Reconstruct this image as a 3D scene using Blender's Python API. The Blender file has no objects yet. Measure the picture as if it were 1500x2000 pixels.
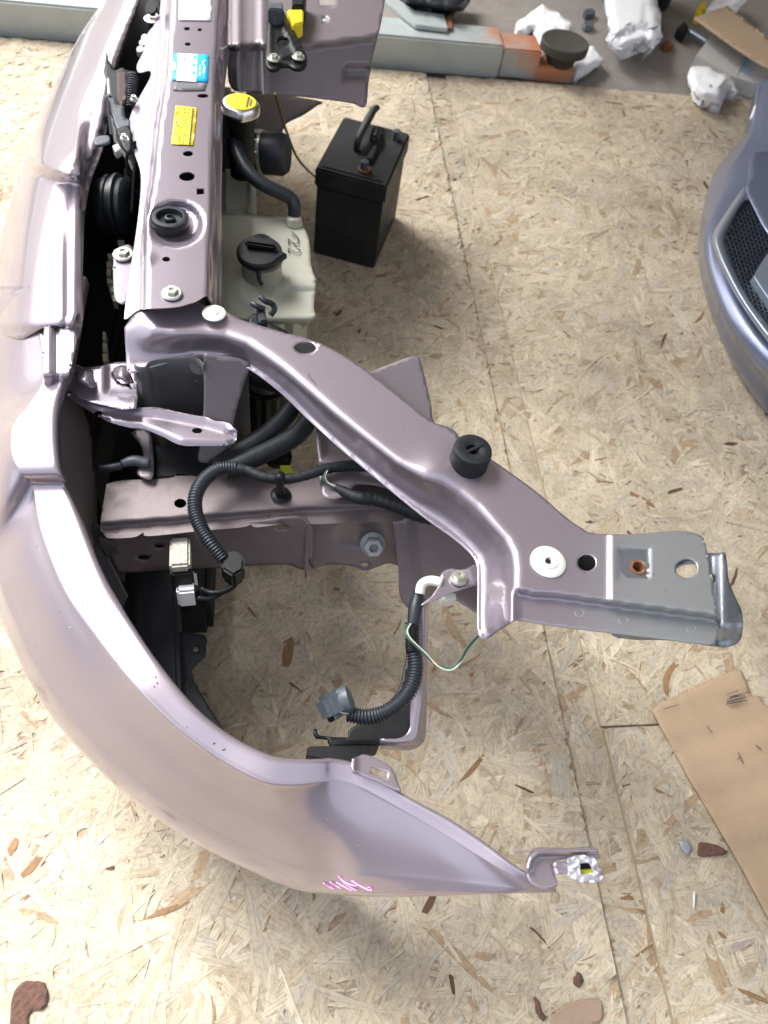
import bpy, bmesh, math, random
import numpy as np
from mathutils import Vector, Matrix, noise
from mathutils.geometry import delaunay_2d_cdt
random.seed(7); rng = np.random.default_rng(7)
S = bpy.context.scene; COL = S.collection
# ------------------------------------------------------------------ camera
F, CX, CY, NX, NY, H = 1502., 750., 1000., 530., 2010., 1.15
_n = np.array([NX-CX, -(NY-CY), -F]); _n /= np.linalg.norm(_n); _up = -_n
_y = np.array([0, 1., 0]) - _up*_up[1]; _y /= np.linalg.norm(_y)
RW = np.array([np.cross(_y, _up), _y, _up])
cd = bpy.data.cameras.new('camera'); cam = bpy.data.objects.new('camera', cd); COL.objects.link(cam)
cam.matrix_world = Matrix.Translation((0, 0, H)) @ Matrix(RW.tolist()).to_4x4()
cd.sensor_fit = 'HORIZONTAL'; cd.sensor_width = 24; cd.lens = 24*F/1500
cd.clip_start = .02; cd.clip_end = 400
cd.dof.use_dof = True; cd.dof.focus_distance = .92; cd.dof.aperture_fstop = 5.5
S.camera = cam
# ------------------------------------------------------------------ sky, sun, exposure
SUN_EL, SUN_AZ = math.radians(52), math.radians(316)      # azimuth counted from +Y towards +X
w = bpy.data.worlds.new('World'); S.world = w; w.use_nodes = True
nt = w.node_tree; bg = nt.nodes['Background']
sky = nt.nodes.new('ShaderNodeTexSky'); sky.sky_type = 'NISHITA'; sky.sun_disc = False
sky.sun_elevation = SUN_EL; sky.sun_rotation = SUN_AZ; sky.dust_density = 4; sky.air_density = 1.3; sky.ozone_density = 1
hs = nt.nodes.new('ShaderNodeHueSaturation'); hs.inputs['Saturation'].default_value = .38
nt.links.new(sky.outputs[0], hs.inputs['Color']); nt.links.new(hs.outputs[0], bg.inputs[0])
bg.inputs[1].default_value = .15
sd = bpy.data.lights.new('sun', 'SUN'); sd.energy = 2.1; sd.angle = math.radians(32); sd.color = (.97, .98, 1)
so = bpy.data.objects.new('sun', sd); COL.objects.link(so)
sdir = Vector((math.sin(SUN_AZ)*math.cos(SUN_EL), math.cos(SUN_AZ)*math.cos(SUN_EL), math.sin(SUN_EL)))
so.rotation_euler = sdir.to_track_quat('Z', 'Y').to_euler()
S.view_settings.view_transform = 'Standard'; S.view_settings.look = 'None'
S.view_settings.exposure = 1.17; S.view_settings.gamma = 1

# ------------------------------------------------------------------ helpers
def P(u, v, z=0.):
    "the point at height z that the photograph shows at pixel u, v"
    d = RW @ np.array([u-CX, -(v-CY), -F]); t = (z-H)/d[2]
    return Vector((0, 0, H)) + Vector(d.tolist())*t
def PA(uv, z):
    uv = np.asarray(uv, float); d = np.stack([uv[:, 0]-CX, -(uv[:, 1]-CY), np.full(len(uv), -F)], 1) @ RW.T
    t = (np.asarray(z)-H)/d[:, 2]
    return d*t[:, None] + np.array([0, 0, H])
def mpp(u, v, z):            # metres per photograph pixel there
    p = P(u, v, z)-Vector((0, 0, H)); d = -(Vector(RW[:, 2].tolist()).dot(p)); return d/F
def cr(pts, n):              # Catmull-Rom through pts, n samples per span
    p = np.asarray(pts, float); q = np.vstack([2*p[0]-p[1], p, 2*p[-1]-p[-2]]); out = []
    for i in range(1, len(q)-2):
        for k in range(n):
            t = k/n; a, b, c, d = q[i-1], q[i], q[i+1], q[i+2]
            out.append(.5*((2*b)+(c-a)*t+(2*a-5*b+4*c-d)*t*t+(3*b-a-3*c+d)*t**3))
    out.append(q[-2]); return np.array(out)
def ss(a, b, x): t = np.clip((x-a)/(b-a), 0, 1); return t*t*(3-2*t)
def sd_poly(p, poly):        # signed distance to a polyline; + on its right hand when walking along it with v down -> 'below'
    p = np.asarray(p, float); poly = np.asarray(poly, float)
    best = np.full(len(p), 1e9); sg = np.ones(len(p))
    for a, b in zip(poly[:-1], poly[1:]):
        ab = b-a; t = np.clip(((p-a)@ab)/(ab@ab), 0, 1); c = a+t[:, None]*ab
        d = np.hypot(*(p-c).T); cx = ab[0]*(p[:, 1]-a[1])-ab[1]*(p[:, 0]-a[0])
        m = d < best-1e-9; best[m] = d[m]; sg[m] = np.sign(cx[m])+(cx[m] == 0)
    return best*sg
def inpoly(p, poly):
    p = np.asarray(p); x, y = p[:, 0], p[:, 1]; r = np.zeros(len(p), bool); j = len(poly)-1
    for i in range(len(poly)):
        xi, yi = poly[i]; xj, yj = poly[j]
        c = ((yi > y) != (yj > y)) & (x < (xj-xi)*(y-yi)/(yj-yi+1e-12)+xi); r ^= c; j = i
    return r
def link(name, me, m, parent=None, smooth=True):
    me.materials.append(m) if m else None
    if smooth: me.polygons.foreach_set('use_smooth', [True]*len(me.polygons))
    o = bpy.data.objects.new(name, me); COL.objects.link(o)
    if parent:
        o.parent = parent; o.matrix_parent_inverse = Matrix.Translation(-parent.location if parent.type == 'EMPTY' else Vector())
    return o
def mesh(name, v, f):
    me = bpy.data.meshes.new(name); me.from_pydata([tuple(x) for x in v], [], [tuple(x) for x in f]); me.update(); return me
def tag(o, label=None, cat=None, group=None, kind=None):
    if label: o['label'] = label
    if cat: o['category'] = cat
    if group: o['group'] = group
    if kind: o['kind'] = kind
    return o
def empty(name, loc, label, cat, group=None):
    o = bpy.data.objects.new(name, None); COL.objects.link(o); o.location = loc; o.empty_display_size = .05
    return tag(o, label, cat, group)
def solid(o, t, off=-1):
    m = o.modifiers.new('s', 'SOLIDIFY'); m.thickness = t; m.offset = off; return o
def ell(u, v, a, b, n=20): return [(u+a*math.cos(2*math.pi*k/n), v+b*math.sin(2*math.pi*k/n)) for k in range(n)]
def plate(name, outline, zf, parent, m, holes=(), step=7., t=.0014, curve=4, crisp=False):
    "sheet metal: outline and holes in photograph pixels, zf gives its height"
    o = np.asarray(outline, float)
    if curve: o = cr(np.vstack([o, o[:1]]), curve)[:-1]
    oo = []
    for i in range(len(o)):
        a, b = o[i], o[(i+1) % len(o)]; n = max(1, int(round(np.hypot(*(b-a))/(step*.9))))
        for k in range(n): oo.append(a+(b-a)*k/n)
    kk = [oo[0]]
    for q in oo[1:]:
        if np.hypot(*(q-kk[-1])) > step*.3: kk.append(q)
    o = np.array(kk)
    g = np.stack(np.meshgrid(np.arange(o[:, 0].min(), o[:, 0].max(), step), np.arange(o[:, 1].min(), o[:, 1].max(), step)), -1).reshape(-1, 2)
    g = g[inpoly(g, o)]; ring = np.vstack([o, o[:1]])
    keep = np.abs(sd_poly(g, ring)) > step*.5
    hs_ = [np.asarray(h) for h in holes]
    for h in hs_: keep &= (~inpoly(g, h)) & (np.abs(sd_poly(g, np.vstack([h, h[:1]]))) > step*.4)
    g = g[keep]
    V, E = [], []
    for lp in [o]+hs_:
        s = len(V); V += [tuple(x) for x in lp]; E += [(s+i, s+(i+1) % len(lp)) for i in range(len(lp))]
    V += [tuple(x) for x in g]
    r = delaunay_2d_cdt([Vector(x) for x in V], E, [], 0, 1e-4)
    v2 = np.array([tuple(x) for x in r[0]]); f = np.array([list(x) for x in r[2] if len(x) == 3])
    c = v2[f].mean(1); k = inpoly(c, o)
    for h in hs_: k &= ~inpoly(c, h)
    f = f[k]
    a, b, c = v2[f[:, 0]], v2[f[:, 1]], v2[f[:, 2]]
    ar = (b[:, 0]-a[:, 0])*(c[:, 1]-a[:, 1])-(b[:, 1]-a[:, 1])*(c[:, 0]-a[:, 0])
    f[ar > 0] = f[ar > 0][:, ::-1]
    z = np.asarray(zf(v2), float)*np.ones(len(v2))
    ob = link(name, mesh(name, PA(v2, z), f), m, parent)
    if crisp:            # punched edges stay sharp
        cnt = {}
        for pl in ob.data.polygons:
            for ek in pl.edge_keys: cnt[ek] = cnt.get(ek, 0)+1
        at = ob.data.attributes.new('sharp_edge', 'BOOLEAN', 'EDGE'); at.data.foreach_set('value', [cnt.get(e.key, 0) == 1 for e in ob.data.edges])
    return solid(ob, t) if t else ob
def grid(name, rows, m, parent=None, t=0, close=False, nu=4, nv=4, smooth_v=True):
    "loft through rows of 3D points (each row same count)"
    R = np.array([[tuple(p) for p in r] for r in rows], float)
    A = np.stack([cr(R[i], nu) for i in range(len(R))]) if nu > 1 else R
    B = np.stack([cr(A[:, j], nv) for j in range(A.shape[1])], 1) if nv > 1 else A
    n, k = B.shape[:2]; f = []
    for i in range(n-1):
        for j in range(k-1):
            f.append((i*k+j, i*k+j+1, (i+1)*k+j+1, (i+1)*k+j))
        if close: f.append((i*k+k-1, i*k, (i+1)*k, (i+1)*k+k-1))
    o = link(name, mesh(name, B.reshape(-1, 3), f), m, parent)
    if t: solid(o, t, 0)
    return o
def quadP(name, pts, m, parent=None, t=.0015):
    o = link(name, mesh(name, [P(*p) for p in pts], [tuple(range(len(pts)))]), m, parent, False); solid(o, t, 0); return o
def prism(name, poly, z0, z1, m, parent=None, bevel=.0015, at=None, taper=1.):
    "upright block; its footprint is the pixel outline at height at (default its top)"
    q = [P(u, v, z1 if at is None else at) for u, v in poly]; c = sum(q, Vector())/len(q)
    bm = bmesh.new(); a = [bm.verts.new((c.x+(p.x-c.x)*taper, c.y+(p.y-c.y)*taper, z0)) for p in q]; b = [bm.verts.new((p.x, p.y, z1)) for p in q]
    n = len(q); bm.faces.new(b); bm.faces.new(a[::-1])
    for i in range(n): bm.faces.new((a[i], a[(i+1) % n], b[(i+1) % n], b[i]))
    bmesh.ops.recalc_face_normals(bm, faces=bm.faces)
    if bevel: bmesh.ops.bevel(bm, geom=bm.edges[:], offset=bevel, segments=2, affect='EDGES', clamp_overlap=True)
    me = bpy.data.meshes.new(name); bm.to_mesh(me); bm.free(); return link(name, me, m, parent, False)
def box(name, c, s, m, parent=None, rot=(0, 0, 0), bevel=.002, seg=2):
    bm = bmesh.new(); bmesh.ops.create_cube(bm, size=1)
    for v in bm.verts: v.co = Vector((v.co.x*s[0], v.co.y*s[1], v.co.z*s[2]))
    if bevel: bmesh.ops.bevel(bm, geom=bm.edges[:], offset=bevel, segments=seg, affect='EDGES')
    from mathutils import Euler
    M = Matrix.Translation(c) @ Euler(rot).to_matrix().to_4x4(); bmesh.ops.transform(bm, matrix=M, verts=bm.verts)
    me = bpy.data.meshes.new(name); bm.to_mesh(me); bm.free(); return link(name, me, m, parent, False)
def tube(name, pts, r, m, parent=None, n=6, seg=12, rib=0., ribs=0, cap=True, flat=1.):
    "hose through 3D points; r a number or a list; rib = relative height of corrugations"
    p = np.array([tuple(x) for x in pts], float); rr = np.array([r]*len(p) if np.isscalar(r) else r, float)
    q = cr(np.hstack([p, rr[:, None]]), n); L = np.concatenate([[0], np.cumsum(np.linalg.norm(np.diff(q[:, :3], axis=0), axis=1))])
    if ribs:
        pitch = L[-1]/ribs; N = ribs*4+1; s = np.linspace(0, L[-1], N); q = np.stack([np.interp(s, L, q[:, k]) for k in range(4)], 1)
        ph = np.arange(N) % 4; q[:, 3] *= np.where((ph == 1) | (ph == 2), 1+rib, 1-rib)
    V, Fc = [], []; up = Vector((.13, .21, 1)).normalized()
    for i in range(len(q)):
        t = Vector((q[min(i+1, len(q)-1), :3]-q[max(i-1, 0), :3]).tolist()).normalized()
        a = t.cross(up).normalized(); b = a.cross(t).normalized(); up = b
        for k in range(seg):
            w_ = 2*math.pi*k/seg; V.append(Vector(q[i, :3].tolist())+(a*math.cos(w_)+b*math.sin(w_)*flat)*q[i, 3])
    for i in range(len(q)-1):
        for k in range(seg):
            Fc.append((i*seg+k, i*seg+(k+1) % seg, (i+1)*seg+(k+1) % seg, (i+1)*seg+k))
    if cap: Fc.append(tuple(range(seg))[::-1]); Fc.append(tuple(range((len(q)-1)*seg, len(q)*seg)))
    return link(name, mesh(name, V, Fc), m, parent)
def lathe(name, prof, loc, m, parent=None, axis=(0, 0, 1), seg=28, smooth=True, fn=None):
    V, Fc = [], []; Q = Vector((0, 0, 1)).rotation_difference(Vector(axis).normalized())
    for r, z in prof:
        for k in range(seg):
            a = 2*math.pi*k/seg; rr = r*(fn(a) if fn else 1); V.append(Vector(loc)+Q @ Vector((rr*math.cos(a), rr*math.sin(a), z)))
    for i in range(len(prof)-1):
        for k in range(seg): Fc.append((i*seg+k, i*seg+(k+1) % seg, (i+1)*seg+(k+1) % seg, (i+1)*seg+k))
    Fc.append(tuple(range(seg))[::-1]); Fc.append(tuple(range((len(prof)-1)*seg, len(prof)*seg)))
    me = mesh(name, V, Fc); o = link(name, me, m, parent, smooth)
    if smooth: me.set_sharp_from_angle(angle=math.radians(40))
    return o
def bolt(u, v, z, r, m, parent, axis=(0, 0, 1), name='bolt', h=.006):
    c = P(u, v, z); b = lathe(name, [(r*1.0, 0), (r*1.02, .0016), (r*.9, .003)], c, m, parent, axis)
    lathe('bolt_head', [(r*.66, .0024), (r*.66, h), (r*.58, h+.0012), (r*.3, h+.0012), (r*.28, h-.001)], c, m, b, axis, seg=6, smooth=False)
    return b
# ------------------------------------------------------------------ materials
def mat(name, col, rough=.5, metal=0., coat=0., coatr=.1, var=.08, vs=30., bump=0., bs=60., dirt=0., dcol=(.05, .04, .03), ds=14., trans=0., fac=None, spec=.5):
    m = bpy.data.materials.new(name); m.use_nodes = True; N = m.node_tree.nodes; L = m.node_tree.links; b = N['Principled BSDF']
    b.inputs['Roughness'].default_value = rough; b.inputs['Metallic'].default_value = metal
    b.inputs['Coat Weight'].default_value = coat; b.inputs['Coat Roughness'].default_value = coatr
    b.inputs['Specular IOR Level'].default_value = spec
    if trans: b.inputs['Subsurface Weight'].default_value = trans; b.inputs['Subsurface Radius'].default_value = (.01, .01, .008); b.inputs['Subsurface Scale'].default_value = 1
    tc = N.new('ShaderNodeTexCoord')
    n1 = N.new('ShaderNodeTexNoise'); n1.inputs['Scale'].default_value = vs; n1.inputs['Detail'].default_value = 6; n1.inputs['Roughness'].default_value = .65
    L.new(tc.outputs['Object'], n1.inputs['Vector'])
    mx = N.new('ShaderNodeMix'); mx.data_type = 'RGBA'
    mx.inputs[6].default_value = (*[c*(1-var) for c in col], 1); mx.inputs[7].default_value = (*[min(1, c*(1+var)) for c in col], 1)
    L.new(n1.outputs['Fac'], mx.inputs[0]); out = mx.outputs[2]
    if dirt:
        n2 = N.new('ShaderNodeTexNoise'); n2.inputs['Scale'].default_value = ds; n2.inputs['Detail'].default_value = 9; n2.inputs['Roughness'].default_value = .72
        L.new(tc.outputs['Object'], n2.inputs['Vector'])
        rp = N.new('ShaderNodeValToRGB'); rp.color_ramp.elements[0].position = .5; rp.color_ramp.elements[1].position = .78
        L.new(n2.outputs['Fac'], rp.inputs[0]); mu = N.new('ShaderNodeMath'); mu.operation = 'MULTIPLY'; mu.inputs[1].default_value = dirt
        L.new(rp.outputs[0], mu.inputs[0]); m2 = N.new('ShaderNodeMix'); m2.data_type = 'RGBA'; m2.inputs[7].default_value = (*dcol, 1)
        L.new(mu.outputs[0], m2.inputs[0]); L.new(out, m2.inputs[6]); out = m2.outputs[2]
        ra = N.new('ShaderNodeMath'); ra.operation = 'MULTIPLY_ADD'; ra.inputs[1].default_value = .35; ra.inputs[2].default_value = rough
        L.new(mu.outputs[0], ra.inputs[0]); L.new(ra.outputs[0], b.inputs['Roughness'])
    L.new(out, b.inputs['Base Color'])
    if bump:
        n3 = N.new('ShaderNodeTexNoise'); n3.inputs['Scale'].default_value = bs; n3.inputs['Detail'].default_value = 5
        L.new(tc.outputs['Object'], n3.inputs['Vector']); bp = N.new('ShaderNodeBump'); bp.inputs['Strength'].default_value = bump; bp.inputs['Distance'].default_value = .002
        L.new(n3.outputs['Fac'], bp.inputs['Height']); L.new(bp.outputs[0], b.inputs['Normal'])
    return m
PAINT = (.375, .328, .378)
M = dict(
 paint=mat('mauve_paint', PAINT, .24, .64, .5, .05, var=.08, vs=900, bump=.012, bs=14, dirt=.06, dcol=(.42, .40, .38), ds=4),
 under=mat('mauve_paint_shaded', (.215, .184, .20), .42, .35, .15, .2, var=.08, vs=60, bump=.05, bs=120, dirt=.25, dcol=(.14, .12, .11), ds=14),  # darker mauve for inner parts, their shade put into the colour
 primer=mat('grey_primer', (.33, .345, .36), .5, .2, 0, var=.08, vs=50, dirt=.3, dcol=(.33, .30, .31), ds=14),
 rawsteel=mat('galvanised_steel', (.30, .33, .37), .38, .8, 0, var=.25, vs=80, bump=.15, bs=300),
 zinc=mat('zinc_steel', (.62, .62, .56), .35, .8, 0, var=.2, vs=200, dirt=.3, dcol=(.2, .18, .12)),
 black=mat('black_plastic', (.007, .0078, .0095), .45, 0, 0, var=.2, vs=90, bump=.1, bs=400, dirt=.3, dcol=(.03, .03, .03), spec=.3),
 cavity=mat('cavity_shade_black', (.003, .003, .0035), .8, 0, 0, var=.2),  # near-black; the shade of gaps and holes is put into this colour
 rubber=mat('black_rubber', (.011, .0135, .017), .55, 0, 0, var=.2, vs=120, bump=.2, bs=300, dirt=.45, dcol=(.045, .05, .055), ds=120, spec=.35),
 hose=mat('hose_rubber', (.015, .0195, .026), .45, 0, 0, var=.15, vs=90, dirt=.3, dcol=(.035, .04, .045), ds=60),
 bat=mat('battery_case', (.012, .0125, .014), .55, 0, 0, var=.2, vs=50, bump=.1, bs=80, dirt=.8, dcol=(.05, .046, .042), ds=11),
 tank=mat('cream_tank_plastic', (.40, .40, .33), .42, 0, 0, var=.08, vs=12, dirt=.35, dcol=(.22, .16, .10), ds=14, trans=.25),
 white=mat('white_nylon', (.78, .8, .72), .4, 0, 0, var=.05, dirt=.25, dcol=(.4, .36, .28), ds=120),
 chrome=mat('cap_metal', (.72, .71, .68), .22, 1, 0, var=.1, vs=90),
 yellow=mat('yellow_label', (.86, .66, .02), .4, 0, 0, var=.04, dirt=.2, dcol=(.5, .32, .02), ds=180),
 blue=mat('blue_label', (.01, .42, .75), .35, 0, 0, var=.03),
 whitelab=mat('white_label', (.8, .84, .82), .4, 0, 0, var=.03),
 ink=mat('dark_ink', (.05, .05, .045), .6, 0, 0, var=.1), ink2=mat('grey_ink', (.28, .29, .30), .6, 0, 0, var=.1),
 rail=mat('grimy_rail_paint', (.20, .165, .168), .45, .3, 0, var=.18, vs=35, bump=.08, bs=120, dirt=.7, dcol=(.10, .085, .08), ds=11), shield=mat('dark_shield', (.018, .021, .027), .6, 0, 0, var=.15, dirt=.3, dcol=(.05, .045, .04)),
 litfloor=mat('pale_lit_floor', (.55, .52, .42), .5, .2, 0, var=.2, vs=200), darkgrey=mat('dark_steel', (.10, .10, .105), .45, .3, 0, var=.2, vs=40),
 darkgrey2=mat('label_residue', (.13, .13, .14), .5, 0, 0, var=.25, vs=200),
 pink=mat('pink_marker', (.85, .42, .72), .5, 0, 0, var=.05),
 concrete=mat('concrete', (.27, .245, .22), .85, 0, 0, var=.22, vs=26, bump=.4, bs=60, dirt=.6, dcol=(.11, .085, .065), ds=3.5),
 board=mat('osb_board', (.36, .28, .18), .75, 0, 0, var=.3, vs=60, bump=.5, bs=90),
 liftgrey=mat('lift_grey_paint', (.42, .46, .45), .4, .1, .1, var=.07, vs=20, bump=.06, bs=70, dirt=.4, dcol=(.2, .19, .17), ds=12),
 paper=mat('white_crumpled_paper', (.9, .9, .91), .75, 0, 0, var=.04, bump=.3, bs=70, dirt=.1, dcol=(.45, .43, .42), ds=20),
 card=mat('brown_cardboard', (.40, .285, .185), .85, 0, 0, var=.1, vs=50, bump=.2, bs=60, dirt=.35, dcol=(.23, .15, .09), ds=11),
 bluepaint=mat('blue_grey_paint', (.19, .215, .32), .32, .5, .6, .08, var=.05, vs=600, bump=.02, bs=30, dirt=.15, dcol=(.3, .28, .27), ds=9),
 silver=mat('silver_trim', (.34, .39, .47), .3, .6, .4, .1, var=.05),
 rust=mat('rust', (.22, .085, .035), .85, 0, 0, var=.5, vs=150, bump=.4, bs=300),
 bark=mat('bark', (.13, .07, .05), .95, 0, 0, var=.6, vs=120, bump=1, bs=200),
 pad=mat('lift_pad_rubber', (.055, .048, .040), .85, 0, 0, var=.35, vs=90, bump=.5, bs=200),
 brownwire=mat('brown_tube', (.13, .075, .025), .4, 0, 0), greenwire=mat('green_wire', (.03, .10, .07), .4, 0, 0), whitewire=mat('cream_wire', (.55, .53, .42), .4, 0, 0),
 acid=mat('yellow_green_plastic', (.55, .60, .05), .4, 0, 0), conn=mat('grey_connector', (.07, .08, .095), .4, 0, 0, dirt=.3, dcol=(.3, .3, .3), ds=90),
 foil=mat('torn_foil', (.58, .56, .62), .28, .5, .5, .05, var=.2, vs=200, bump=.6, bs=250),
 wall=mat('garage_wall', (.55, .50, .42), .9, 0, 0, var=.1, vs=3), roof=mat('roof_sheet', (.5, .46, .40), .8, 0, 0, var=.1, vs=3),
)
# two-tone paint of the fender support: mauve over grey primer towards its end
def two_tone():
    m = M['paint'].copy(); m.name = 'mauve_paint_over_primer'; N = m.node_tree.nodes; L = m.node_tree.links; b = N['Principled BSDF']
    src = b.inputs['Base Color'].links[0].from_socket; g = N.new('ShaderNodeNewGeometry'); sx = N.new('ShaderNodeSeparateXYZ'); L.new(g.outputs['Position'], sx.inputs[0])
    tn = N.new('ShaderNodeTexNoise'); tn.inputs['Scale'].default_value = 25; L.new(g.outputs['Position'], tn.inputs['Vector'])
    ad = N.new('ShaderNodeMath'); ad.operation = 'MULTIPLY_ADD'; ad.inputs[1].default_value = .05; L.new(tn.outputs['Fac'], ad.inputs[0]); L.new(sx.outputs['X'], ad.inputs[2])
    y2 = N.new('ShaderNodeMath'); y2.operation = 'MULTIPLY_ADD'; y2.inputs[1].default_value = -.35; L.new(sx.outputs['Y'], y2.inputs[0]); L.new(ad.outputs[0], y2.inputs[2])
    mr = N.new('ShaderNodeMapRange'); mr.inputs[1].default_value = .185; mr.inputs[2].default_value = .28; L.new(y2.outputs[0], mr.inputs[0])
    mx = N.new('ShaderNodeMix'); mx.data_type = 'RGBA'; mx.inputs[7].default_value = (.36, .37, .375, 1); L.new(mr.outputs[0], mx.inputs[0]); L.new(src, mx.inputs[6]); L.new(mx.outputs[2], b.inputs['Base Color'])
    co = N.new('ShaderNodeMath'); co.operation = 'MULTIPLY_ADD'; co.inputs[1].default_value = -.45; co.inputs[2].default_value = .6; L.new(mr.outputs[0], co.inputs[0]); L.new(co.outputs[0], b.inputs['Coat Weight'])
    ro = N.new('ShaderNodeMath'); ro.operation = 'MULTIPLY_ADD'; ro.inputs[1].default_value = .2; ro.inputs[2].default_value = .3; L.new(mr.outputs[0], ro.inputs[0]); L.new(ro.outputs[0], b.inputs['Roughness'])
    return m
M['two'] = two_tone()
def strand_mat():
    m = bpy.data.materials.new('osb_strand'); m.use_nodes = True; N = m.node_tree.nodes; L = m.node_tree.links; b = N['Principled BSDF']
    b.inputs['Roughness'].default_value = .72; b.inputs['Specular IOR Level'].default_value = .3
    at = N.new('ShaderNodeAttribute'); at.attribute_name = 'tint'; uv = N.new('ShaderNodeUVMap'); uv.uv_map = 'grain'
    def nz(sx, sy, det, lo, hi, p0, p1):
        mp = N.new('ShaderNodeMapping'); mp.inputs['Scale'].default_value = (sx, sy, 1); L.new(uv.outputs[0], mp.inputs[0])
        n = N.new('ShaderNodeTexNoise'); n.inputs['Scale'].default_value = 1; n.inputs['Detail'].default_value = det; n.inputs['Roughness'].default_value = .6; L.new(mp.outputs[0], n.inputs['Vector'])
        r = N.new('ShaderNodeMapRange'); r.inputs[1].default_value = p0; r.inputs[2].default_value = p1; r.inputs[3].default_value = lo; r.inputs[4].default_value = hi; L.new(n.outputs['Fac'], r.inputs[0]); return r.outputs[0], n.outputs['Fac']
    a, ah = nz(18, 420, 5, .76, 1.12, .3, .62); c, _ = nz(40, 800, 2, .55, 1.0, .28, .38)
    tc = N.new('ShaderNodeTexCoord')
    def wz(s, lo, hi, p0, p1, det=5):
        n = N.new('ShaderNodeTexNoise'); n.inputs['Scale'].default_value = s; n.inputs['Detail'].default_value = det; n.inputs['Roughness'].default_value = .7; L.new(tc.outputs['Object'], n.inputs['Vector'])
        r = N.new('ShaderNodeMapRange'); r.inputs[1].default_value = p0; r.inputs[2].default_value = p1; r.inputs[3].default_value = lo; r.inputs[4].default_value = hi; L.new(n.outputs['Fac'], r.inputs[0]); return r.outputs[0]
    d = wz(3.2, .72, 1.06, .3, .6); e = wz(150, .8, 1.05, .32, .5, 2)
    def mul(x, y):
        k = N.new('ShaderNodeMath'); k.operation = 'MULTIPLY'; L.new(x, k.inputs[0]); L.new(y, k.inputs[1]); return k.outputs[0]
    f = mul(mul(mul(a, c), mul(d, e)), wz(1.3, .90, 1.03, .36, .52, 8)); vm = N.new('ShaderNodeVectorMath'); vm.operation = 'SCALE'; L.new(at.outputs['Color'], vm.inputs[0]); L.new(f, vm.inputs['Scale']); L.new(vm.outputs[0], b.inputs['Base Color'])
    bp = N.new('ShaderNodeBump'); bp.inputs['Strength'].default_value = .3; bp.inputs['Distance'].default_value = .0006; L.new(ah, bp.inputs['Height']); L.new(bp.outputs[0], b.inputs['Normal'])
    return m
M['strand'] = strand_mat()

# ------------------------------------------------------------------ setting
tag(box('floor', (0, 1, -.5-.016), (60, 60, 1), M['concrete'], bevel=0), 'grey brown concrete garage floor around the chipboard sheets', None, None, 'structure')
FLOOR = bpy.data.objects['floor']; del FLOOR['label']
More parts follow.
